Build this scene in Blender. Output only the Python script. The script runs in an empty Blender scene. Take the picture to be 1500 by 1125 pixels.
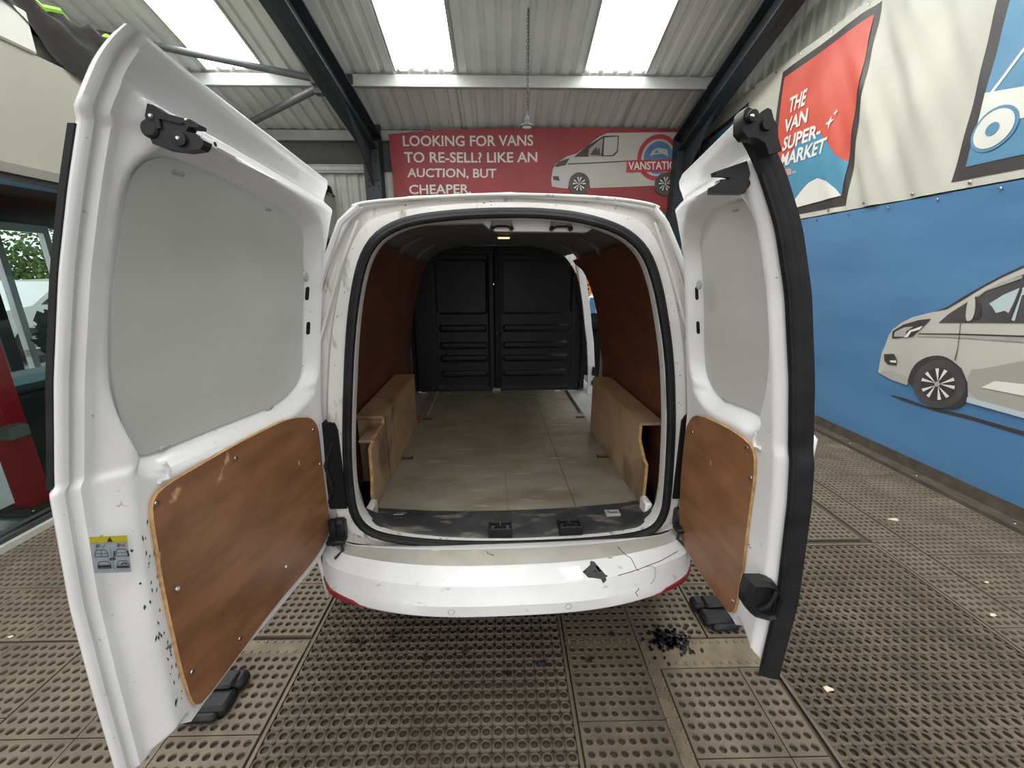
import bpy, bmesh, math, random
import numpy as np
from mathutils import Vector, Matrix
random.seed(7)
S = bpy.context.scene
C = S.collection
# ------------------------------------------------------------------ camera, world, exposure
HCAM = 1.51; PITCH = math.radians(15.2); YAW = math.radians(3.0896); F = 590.0
cam = bpy.data.cameras.new('camera'); co = bpy.data.objects.new('camera', cam); C.objects.link(co)
co.location = (0, 0, HCAM); co.rotation_euler = (math.pi/2-PITCH, 0, -YAW)
cam.sensor_fit = 'HORIZONTAL'; cam.sensor_width = 36; cam.lens = 36*F/1500; cam.clip_start = .02; cam.clip_end = 200
S.camera = co
w = bpy.data.worlds.new('overcast'); S.world = w; w.use_nodes = True
wn = w.node_tree.nodes; wl = w.node_tree.links
bg = wn['Background']; bg.inputs[1].default_value = 1.5; bg.inputs[0].default_value = (1.0, .985, .95, 1)
S.view_settings.view_transform = 'Standard'; S.view_settings.look = 'None'
S.view_settings.gamma = 1; S.view_settings.exposure = 0.25
try: S.view_settings.use_curve_mapping = False
except Exception: pass
SKY_E = 9.0

# ------------------------------------------------------------------ materials
def mat(name, c1, c2=None, rough=.5, metal=0, scale=8, bump=0, bscale=None, stretch=(1,1,1), coat=0, emit=None, estr=1, detail=4, lo=.35, hi=.65):
    m = bpy.data.materials.new(name); m.use_nodes = True
    n = m.node_tree.nodes; l = m.node_tree.links; p = n['Principled BSDF']
    p.inputs['Roughness'].default_value = rough; p.inputs['Metallic'].default_value = metal
    p.inputs['Base Color'].default_value = (*c1, 1)
    if coat: p.inputs['Coat Weight'].default_value = coat; p.inputs['Coat Roughness'].default_value = .08
    if c2 is not None or bump:
        tc = n.new('ShaderNodeTexCoord'); mp = n.new('ShaderNodeMapping'); mp.inputs['Scale'].default_value = stretch
        l.new(tc.outputs['Object'], mp.inputs[0])
    if c2 is not None:
        nz = n.new('ShaderNodeTexNoise'); nz.inputs['Scale'].default_value = scale; nz.inputs['Detail'].default_value = detail
        cr = n.new('ShaderNodeValToRGB'); cr.color_ramp.elements[0].position = lo; cr.color_ramp.elements[1].position = hi
        cr.color_ramp.elements[0].color = (*c1, 1); cr.color_ramp.elements[1].color = (*c2, 1)
        l.new(mp.outputs[0], nz.inputs[0]); l.new(nz.outputs[0], cr.inputs[0]); l.new(cr.outputs[0], p.inputs['Base Color'])
    if bump:
        nb = n.new('ShaderNodeTexNoise'); nb.inputs['Scale'].default_value = bscale or scale*3; nb.inputs['Detail'].default_value = 5
        b = n.new('ShaderNodeBump'); b.inputs['Strength'].default_value = bump; b.inputs['Distance'].default_value = .01
        l.new(mp.outputs[0], nb.inputs[0]); l.new(nb.outputs[0], b.inputs['Height']); l.new(b.outputs[0], p.inputs['Normal'])
    if emit:
        p.inputs['Emission Color'].default_value = (*emit, 1); p.inputs['Emission Strength'].default_value = estr
    return m
def overlay(m, color, scale, lo, hi, stretch=(1,1,1), detail=6, dist=0.0):
    """a second noise layer of stains or scuffs over the base colour"""
    n = m.node_tree.nodes; l = m.node_tree.links; p = n['Principled BSDF']
    src = p.inputs['Base Color'].links[0].from_socket if p.inputs['Base Color'].links else None
    tc = n.new('ShaderNodeTexCoord'); mp = n.new('ShaderNodeMapping'); mp.inputs['Scale'].default_value = stretch
    nz = n.new('ShaderNodeTexNoise'); nz.inputs['Scale'].default_value = scale; nz.inputs['Detail'].default_value = detail; nz.inputs['Distortion'].default_value = dist
    cr = n.new('ShaderNodeValToRGB'); cr.color_ramp.elements[0].position = lo; cr.color_ramp.elements[1].position = hi
    cr.color_ramp.elements[0].color = (0,0,0,1); cr.color_ramp.elements[1].color = (1,1,1,1)
    mx = n.new('ShaderNodeMix'); mx.data_type = 'RGBA'
    l.new(tc.outputs['Object'], mp.inputs[0]); l.new(mp.outputs[0], nz.inputs[0]); l.new(nz.outputs[0], cr.inputs[0]); l.new(cr.outputs[0], mx.inputs['Factor'])
    if src: l.new(src, mx.inputs[6])
    else: mx.inputs[6].default_value = p.inputs['Base Color'].default_value
    mx.inputs[7].default_value = (*color, 1); l.new(mx.outputs[2], p.inputs['Base Color'])
    return m
M = {}
M['paint'] = overlay(mat('white_paint', (.80,.79,.80), (.74,.73,.74), .28, scale=5, coat=.3), (.35,.33,.30), 60, .70, .76)
M['paint_dirty'] = overlay(overlay(mat('white_paint_dirty', (.80,.79,.77), (.72,.70,.67), .38, scale=9), (.33,.29,.24), 26, .60, .74, (1,1,.35)), (.12,.10,.09), 70, .68, .72)
M['bumper'] = overlay(mat('bumper_paint', (.76,.76,.78), (.70,.70,.71), .42, scale=7), (.42,.40,.37), 18, .66, .78, (1,1,2))
M['bumper_step'] = overlay(mat('bumper_step_paint', (.43,.405,.36), (.50,.475,.43), .5, scale=12, bump=.15, bscale=160), (.80,.79,.78), 9, .60, .66)
M['blank'] = mat('grey_blank', (.60,.60,.575), (.57,.57,.545), .45, scale=4, bump=.04, bscale=220)
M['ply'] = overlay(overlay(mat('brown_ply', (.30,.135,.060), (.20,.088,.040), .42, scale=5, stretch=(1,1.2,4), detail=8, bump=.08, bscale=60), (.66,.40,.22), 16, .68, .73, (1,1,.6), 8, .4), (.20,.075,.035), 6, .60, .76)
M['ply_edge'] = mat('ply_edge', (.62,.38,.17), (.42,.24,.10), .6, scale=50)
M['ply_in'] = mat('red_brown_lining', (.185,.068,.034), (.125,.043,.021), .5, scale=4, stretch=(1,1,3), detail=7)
M['box_ply'] = overlay(overlay(mat('box_ply', (.46,.31,.19), (.36,.24,.145), .6, scale=5, stretch=(2,1,2), detail=7), (.16,.105,.065), 3, .56, .68), (.58,.43,.29), 30, .68, .74)
M['load_floor'] = overlay(overlay(mat('load_floor', (.29,.265,.205), (.23,.21,.17), .62, scale=5, stretch=(1,2.2,1), detail=9, bump=.1, bscale=80), (.19,.135,.085), 3.5, .54, .76, (1,1.6,1), 9), (.36,.33,.27), 12, .60, .72, (.6,2.5,1), 9)
M['black'] = mat('black_plastic', (.012,.013,.015), (.019,.020,.022), .42, scale=30, bump=.05, bscale=300)
M['rubber'] = mat('black_rubber', (.010,.010,.012), (.020,.020,.022), .45, scale=14)
M['bulk'] = mat('bulkhead_plastic', (.014,.016,.021), (.018,.020,.026), .42, scale=6, bump=.08, bscale=260)
M['sill'] = overlay(mat('sill_plastic', (.03,.032,.037), (.05,.052,.056), .45, scale=14), (.20,.18,.14), 10, .55, .70, (.7,2,1))
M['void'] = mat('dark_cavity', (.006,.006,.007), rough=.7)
M['head'] = mat('grey_headliner', (.20,.195,.18), (.17,.165,.15), .8, scale=8)
M['grey_trim'] = mat('grey_body_metal', (.42,.42,.41), (.36,.36,.35), .5, scale=8)
M['steel'] = mat('bright_steel', (.7,.7,.7), (.5,.5,.5), .25, 1, 30)
M['red'] = mat('red_reflector', (.25,.004,.010), rough=.2, coat=.5)
M['glass_dark'] = mat('dark_glass', (.02,.025,.03), rough=.05)
M['tyre'] = mat('tyre', (.02,.02,.02), (.03,.03,.03), .8, scale=20)
M['alloy'] = mat('steel_wheel', (.3,.3,.31), rough=.4, metal=.7)
M['mat_a'] = overlay(mat('ring_mat', (.150,.118,.086), (.105,.082,.060), .8, scale=6, detail=8, bump=.2, bscale=90), (.21,.17,.125), 3, .55, .75)
M['mat_b'] = overlay(mat('dimple_mat', (.155,.122,.088), (.11,.086,.062), .8, scale=5, detail=8, bump=.2, bscale=90), (.22,.18,.13), 3, .55, .75)
M['mat_edge'] = mat('strip', (.20,.155,.10), (.13,.10,.07), .75, scale=14, bump=.2)
M['dirt'] = mat('hole_dirt', (.040,.031,.023), (.06,.047,.035), .9, scale=20)  # darker brown for the floors and lower walls of the mat holes
M['slab'] = mat('concrete_slab', (.08,.064,.048), (.06,.048,.036), .9, scale=4)
M['yard'] = mat('yard', (.28,.28,.27), (.22,.22,.21), .9, scale=2)
M['roof'] = mat('roof_sheet', (.66,.67,.63), (.58,.59,.55), .55, scale=1.2, stretch=(1,1,1))
M['clad'] = mat('wall_sheet', (.66,.67,.61), (.58,.59,.53), .55, scale=1.5)
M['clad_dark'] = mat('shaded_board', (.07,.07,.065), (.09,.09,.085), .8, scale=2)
M['purlin'] = mat('galvanised', (.42,.43,.41), (.36,.37,.35), .5, .2, 6)
M['rafter'] = mat('dark_blue_steel', (.013,.020,.025), (.022,.030,.036), .5, scale=4)
M['rafter_pale'] = mat('grey_tube', (.10,.105,.105), (.075,.08,.08), .5, .2, 4)
M['sky'] = mat('skylight_sheet', (.9,.9,.9), rough=.6, emit=(.97,1.0,.97), estr=SKY_E)
M['ban_white'] = overlay(mat('cream_vinyl', (.54,.525,.455), (.48,.465,.40), .5, scale=1.6, detail=6, bump=.25, bscale=5), (.45,.47,.38), 2.2, .66, .72)
M['ban_blue'] = mat('blue_vinyl', (.062,.165,.32), (.085,.21,.38), .4, scale=1.3, stretch=(1,.5,2), detail=3, bump=.3, bscale=3)
M['ban_red'] = mat('red_vinyl', (.33,.034,.040), (.25,.026,.031), .45, scale=1.6, detail=3, bump=.35, bscale=4)
M['pr_black'] = mat('print_black', (.045,.04,.04), rough=.45)
M['pr_grey'] = mat('print_dark_grey', (.075,.07,.07), (.06,.055,.055), rough=.45, scale=6)
M['pr_red'] = mat('print_red', (.60,.095,.062), (.54,.075,.05), rough=.45, scale=2, bump=.15, bscale=4)
M['pr_teal'] = mat('print_teal', (.085,.27,.40), (.07,.24,.37), rough=.45, scale=2)
M['pr_sky'] = mat('print_light_blue', (.10,.27,.42), (.085,.23,.37), rough=.45, scale=2)
M['pr_white'] = mat('print_white', (.72,.71,.65), (.68,.67,.61), rough=.45, scale=3)
M['pr_body'] = mat('print_van_body', (.50,.48,.43), (.43,.41,.37), rough=.4, scale=1.4, detail=2)
M['pr_body2'] = mat('print_van_grey', (.33,.315,.29), (.38,.36,.33), rough=.4, scale=1.4, detail=2)
M['pr_pale'] = mat('print_glass', (.45,.52,.55), rough=.4)
M['pr_logo_blue'] = mat('print_logo_blue', (.06,.17,.33), (.09,.22,.38), rough=.4, scale=9)
M['pr_logo_red'] = mat('print_logo_red', (.42,.04,.05), rough=.4)
M['letter'] = mat('print_letter', (.66,.62,.58), rough=.45)
M['kerb'] = mat('dark_channel', (.055,.045,.035), (.09,.075,.055), .7, scale=12, bump=.2)
M['office'] = mat('office_panel', (.33,.32,.265), (.31,.30,.25), .6, scale=2)
M['office2'] = mat('office_cap', (.62,.61,.56), rough=.5)
M['frame_dark'] = mat('dark_frame', (.03,.032,.035), rough=.4)
M['frame_grey'] = mat('grey_frame', (.20,.19,.17), rough=.4)
M['post_red'] = mat('red_post_paint', (.50,.012,.02), (.42,.01,.016), .35, scale=6, coat=.2)
M['sillw'] = mat('pale_sill', (.42,.42,.38), (.36,.36,.32), .6, scale=10)
M['cloth'] = mat('black_cover', (.005,.005,.005), (.018,.014,.012), .95, scale=6, bump=.6, bscale=9)
M['lime'] = mat('lime_trim', (.32,.62,.06), (.24,.5,.05), .6, scale=10)
M['litter'] = mat('cream_litter', (.70,.60,.45), rough=.7)
M['crumb'] = mat('rubber_crumb', (.008,.008,.009), rough=.45)
M['lamp_on'] = mat('lamp_lens', (.9,.6,.3), rough=.4, emit=(1,.55,.2), estr=3)
M['brick'] = mat('orange_clay', (.62,.24,.055), (.48,.18,.05), .7, scale=9)
M['car_white'] = mat('car_white', (.75,.76,.76), rough=.25, coat=.4)
M['leaf'] = mat('hedge_leaf', (.05,.12,.025), (.11,.20,.05), .7, scale=9)
M['green_dark'] = mat('dark_green', (.012,.035,.02), (.02,.05,.03), .8, scale=40, bump=.6, bscale=60)
M['counter'] = mat('counter_dark', (.02,.024,.024), rough=.5)
M['teal_pale'] = mat('pale_blue_ledge', (.35,.50,.55), rough=.4)
M['awning'] = mat('blue_awning', (.02,.42,.95), rough=.5)
M['label_y'] = mat('label_yellow', (.62,.52,.02), rough=.4)
M['label_g'] = mat('label_grey', (.42,.48,.54), rough=.4)
M['patch'] = mat('bare_patch', (.045,.045,.045), rough=.7)
M['patch_w'] = mat('filler_patch', (.86,.86,.88), rough=.4)
for k_ in ('black','rubber','crumb','bulk','void'): M[k_].node_tree.nodes['Principled BSDF'].inputs['Specular IOR Level'].default_value = .28
def glass():
    m = bpy.data.materials.new('clear_pane'); m.use_nodes = True; n = m.node_tree.nodes; l = m.node_tree.links
    n.remove(n['Principled BSDF']); o = n['Material Output']
    t = n.new('ShaderNodeBsdfTransparent'); t.inputs[0].default_value = (.78,.86,.86,1)
    g = n.new('ShaderNodeBsdfGlossy'); g.inputs['Roughness'].default_value = .02; g.inputs[0].default_value = (.8,.9,.9,1)
    f = n.new('ShaderNodeFresnel'); f.inputs[0].default_value = 1.25; x = n.new('ShaderNodeMixShader')
    l.new(f.outputs[0], x.inputs[0]); l.new(t.outputs[0], x.inputs[1]); l.new(g.outputs[0], x.inputs[2]); l.new(x.outputs[0], o.inputs[0])
    return m
M['glass'] = glass()

# ------------------------------------------------------------------ object helpers
ROOT = {}
def empty(name, loc, label=None, cat=None, group=None, kind=None):
    o = bpy.data.objects.new(name, None); C.objects.link(o); o.location = loc; o.empty_display_size = .1
    ROOT[o.name] = Vector(loc); tag(o, label, cat, group, kind); return o
def tag(o, label=None, cat=None, group=None, kind=None):
    if label: o['label'] = label
    if cat: o['category'] = cat
    if group: o['group'] = group
    if kind: o['kind'] = kind
    return o
def mesh(name, V, Fc, m, parent=None, smooth=False, mats=None, mi=None, auto=None):
    V = np.asarray([tuple(v) for v in V], float).reshape(-1, 3)
    if parent is not None: org = ROOT[parent.name]
    else: org = Vector(((V[:,0].min()+V[:,0].max())/2, (V[:,1].min()+V[:,1].max())/2, V[:,2].min()))
    me = bpy.data.meshes.new(name); me.from_pydata((V-np.array(org)).tolist(), [], [tuple(f) for f in Fc])
    for mm in (mats or [m]): me.materials.append(mm)
    if mi is not None: me.polygons.foreach_set('material_index', mi)
    me.validate(); me.update()
    bm = bmesh.new(); bm.from_mesh(me); bmesh.ops.recalc_face_normals(bm, faces=bm.faces); bm.to_mesh(me); bm.free()
    if smooth:
        me.polygons.foreach_set('use_smooth', [True]*len(me.polygons))
        if auto: me.set_sharp_from_angle(angle=math.radians(auto))
    o = bpy.data.objects.new(name, me); C.objects.link(o)
    if parent is not None: o.parent = parent; ROOT[o.name] = org
    else: o.location = org; ROOT[o.name] = org
    return o
class B:
    """collects simple solids into one mesh"""
    def __init__(s): s.V = []; s.F = []
    def add(s, V, Fc):
        k = len(s.V); s.V += [tuple(v) for v in V]; s.F += [tuple(i+k for i in f) for f in Fc]; return s
    def box(s, a, b, fn=None):
        (x0,y0,z0),(x1,y1,z1) = a, b
        V = [(x0,y0,z0),(x1,y0,z0),(x1,y1,z0),(x0,y1,z0),(x0,y0,z1),(x1,y0,z1),(x1,y1,z1),(x0,y1,z1)]
        if fn: V = [fn(v) for v in V]
        return s.add(V, [(0,3,2,1),(4,5,6,7),(0,1,5,4),(1,2,6,5),(2,3,7,6),(3,0,4,7)])
    def rbox(s, a, b, r=.006, fn=None):
        """box with all its edges chamfered"""
        a = Vector(a); b = Vector(b); c = (a+b)/2; h = (b-a)/2; r = min(r, min(h)*.9)
        V = []; idx = {}
        for sx in (-1,1):
            for sy in (-1,1):
                for sz in (-1,1):
                    for ax in range(3):
                        p = [h.x-r, h.y-r, h.z-r]; p[ax] += r
                        idx[(sx,sy,sz,ax)] = len(V); V.append((c.x+sx*p[0], c.y+sy*p[1], c.z+sz*p[2]))
        Fc = []
        for ax in range(3):
            o1, o2 = [q for q in range(3) if q != ax]
            for sg in (-1,1):
                f = []
                for q1, q2 in ((-1,-1),(1,-1),(1,1),(-1,1)):
                    k = [0,0,0]; k[ax] = sg; k[o1] = q1; k[o2] = q2; f.append(idx[(*k, ax)])
                Fc.append(f)
            for q1 in (-1,1):
                for q2 in (-1,1):
                    k0 = [0,0,0]; k0[o1] = q1; k0[o2] = q2; k1 = list(k0); k0[ax] = -1; k1[ax] = 1
                    Fc.append([idx[(*k0,o1)], idx[(*k1,o1)], idx[(*k1,o2)], idx[(*k0,o2)]])
        for sx in (-1,1):
            for sy in (-1,1):
                for sz in (-1,1): Fc.append([idx[(sx,sy,sz,q)] for q in range(3)])
        if fn: V = [fn(v) for v in V]
        return s.add(V, Fc)
    def tube(s, P, r, n=10, closed=False, sx=1, sy=1, cap=True):
        P = [Vector(p) for p in P]; N = len(P); rings = []; up = None
        for i, p in enumerate(P):
            if closed: t = P[(i+1)%N]-P[i-1]
            else: t = P[min(i+1,N-1)]-P[max(i-1,0)]
            t.normalize()
            if up is None:
                up = Vector((0,0,1)) if abs(t.z) < .9 else Vector((0,1,0))
            a = t.cross(up).normalized(); up = a.cross(t).normalized()
            rr = r[i] if isinstance(r, (list,tuple)) else r
            rings.append([p+a*math.cos(q*2*math.pi/n)*rr*sx+up*math.sin(q*2*math.pi/n)*rr*sy for q in range(n)])
        V = [v for g in rings for v in g]; Fc = []
        for i in range(N if closed else N-1):
            j = (i+1)%N
            for q in range(n): Fc.append((i*n+q, i*n+(q+1)%n, j*n+(q+1)%n, j*n+q))
        if cap and not closed: Fc += [tuple(range(n)), tuple(range((N-1)*n, N*n))]
        return s.add(V, Fc)
    def prism(s, poly, fa, fb):
        """polygon of 2D points, swept between the two mappings"""
        n = len(poly); V = [fa(*p) for p in poly]+[fb(*p) for p in poly]
        return s.add(V, [tuple(range(n)), tuple(range(n, 2*n))]+[(i,(i+1)%n,n+(i+1)%n,n+i) for i in range(n)])
    def lathe(s, prof, c, ax='z', n=20):
        V = []; Fc = []
        for r, h in prof:
            for q in range(n):
                a = 2*math.pi*q/n; x, y = r*math.cos(a), r*math.sin(a)
                V.append({'z':(c[0]+x,c[1]+y,c[2]+h),'x':(c[0]+h,c[1]+x,c[2]+y),'y':(c[0]+x,c[1]+h,c[2]+y)}[ax])
        for i in range(len(prof)-1):
            for q in range(n): Fc.append((i*n+q, i*n+(q+1)%n, (i+1)*n+(q+1)%n, (i+1)*n+q))
        Fc += [tuple(range(n)), tuple(range((len(prof)-1)*n, len(prof)*n))]
        return s.add(V, Fc)
    def split(s, name, m, parent=None, smooth=False, auto=35, fn=None):
        """one object for each piece that is not joined to the others"""
        par = list(range(len(s.V)))
        def find(i):
            while par[i] != i: par[i] = par[par[i]]; i = par[i]
            return i
        for f in s.F:
            for v in f[1:]: par[find(v)] = find(f[0])
        G = {}
        for f in s.F: G.setdefault(find(f[0]), []).append(f)
        out = []
        for fs in G.values():
            ids = sorted({v for f in fs for v in f}); mp = {v: i for i, v in enumerate(ids)}
            V = [s.V[i] for i in ids]
            if fn: V = [fn(v) for v in V]
            out.append(mesh(name, V, [tuple(mp[v] for v in f) for f in fs], m, parent, smooth, auto=auto))
        return out
    def done(s, name, m, parent=None, smooth=False, auto=35): return mesh(name, s.V, s.F, m, parent, smooth, auto=auto)
def chaikin(P, k=2):
    for _ in range(k):
        Q = []
        for i in range(len(P)):
            a, b = P[i], P[(i+1)%len(P)]
            Q += [(a[0]*.75+b[0]*.25, a[1]*.75+b[1]*.25), (a[0]*.25+b[0]*.75, a[1]*.25+b[1]*.75)]
        P = Q
    return P
def sheet(name, poly, top, bot, m, parent, step=.08, smooth=True, edge_mat=None):
    """flat outline cut into a grid, laid on a curved surface, with thickness"""
    bm = bmesh.new(); f = bm.faces.new([bm.verts.new((x, y, 0)) for x, y in poly])
    bmesh.ops.triangulate(bm, faces=[f])
    xs = [p[0] for p in poly]; ys = [p[1] for p in poly]
    for ax, lo, hi in ((0, min(xs), max(xs)), (1, min(ys), max(ys))):
        k = math.ceil(lo/step)
        while k*step < hi:
            co_ = [0,0,0]; no = [0,0,0]; co_[ax] = k*step; no[ax] = 1
            bmesh.ops.bisect_plane(bm, geom=bm.verts[:]+bm.edges[:]+bm.faces[:], plane_co=co_, plane_no=no, dist=1e-6); k += 1
    bmesh.ops.remove_doubles(bm, verts=bm.verts[:], dist=1e-5)
    bm.verts.index_update(); n = len(bm.verts)
    P = [(v.co.x, v.co.y) for v in bm.verts]
    Fc = [tuple(v.index for v in f.verts) for f in bm.faces]
    E = [(e.verts[0].index, e.verts[1].index) for e in bm.edges if len(e.link_faces) == 1]
    bm.free()
    V = [top(*p) for p in P]; G = list(Fc); mi = [0]*len(Fc)
    if bot:
        V += [bot(*p) for p in P]; G += [tuple(i+n for i in f) for f in Fc]; mi += [0]*len(Fc)
        G += [(a, b, b+n, a+n) for a, b in E]; mi += [1 if edge_mat else 0]*len(E)
    return mesh(name, V, G, m, parent, smooth, mats=[m]+([edge_mat] if edge_mat else []), mi=mi, auto=30)
def text(name, body, quad, m, parent, bold=.0, fn=None):
    """lettering stretched over a quad (top left, top right, bottom right, bottom left) of 3D points"""
    cu = bpy.data.curves.new('t', 'FONT'); cu.body = body; cu.offset = bold; cu.extrude = 0; cu.resolution_u = 3
    ob = bpy.data.objects.new('t', cu); C.objects.link(ob); dg = bpy.context.evaluated_depsgraph_get()
    me = bpy.data.meshes.new_from_object(ob.evaluated_get(dg)); bpy.data.objects.remove(ob)
    V = np.array([v.co[:] for v in me.vertices]); Fc = [tuple(p.vertices) for p in me.polygons]
    lo = V.min(0); hi = V.max(0); tl, tr, br, bl = [np.array(q, float) for q in quad]
    out = []
    for v in V:
        s_ = (v[0]-lo[0])/(hi[0]-lo[0]); t_ = (v[1]-lo[1])/(hi[1]-lo[1])
        out.append((tl*(1-s_)+tr*s_)*t_+(bl*(1-s_)+br*s_)*(1-t_))
    bpy.data.meshes.remove(me)
    if fn: out = [fn(*p) for p in out]
    return mesh(name, out, Fc, m, parent)
TH = math.radians(2.0)
def R(p):
    """shed axes (u to the right, v towards the back wall) to world; the shed stands two degrees off the van"""
    u, v, z = p; return (u*math.cos(TH)+v*math.sin(TH), -u*math.sin(TH)+v*math.cos(TH), z)
def struct(b, name, m, parent=None, smooth=False):
    b.V = [R(v) for v in b.V]; o = b.done(name, m, parent, smooth)
    if parent is None: o['kind'] = 'structure'
    return o
def child(b, name, m, parent, smooth=False):
    b.V = [R(v) for v in b.V]; return b.done(name, m, parent, smooth)
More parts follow.
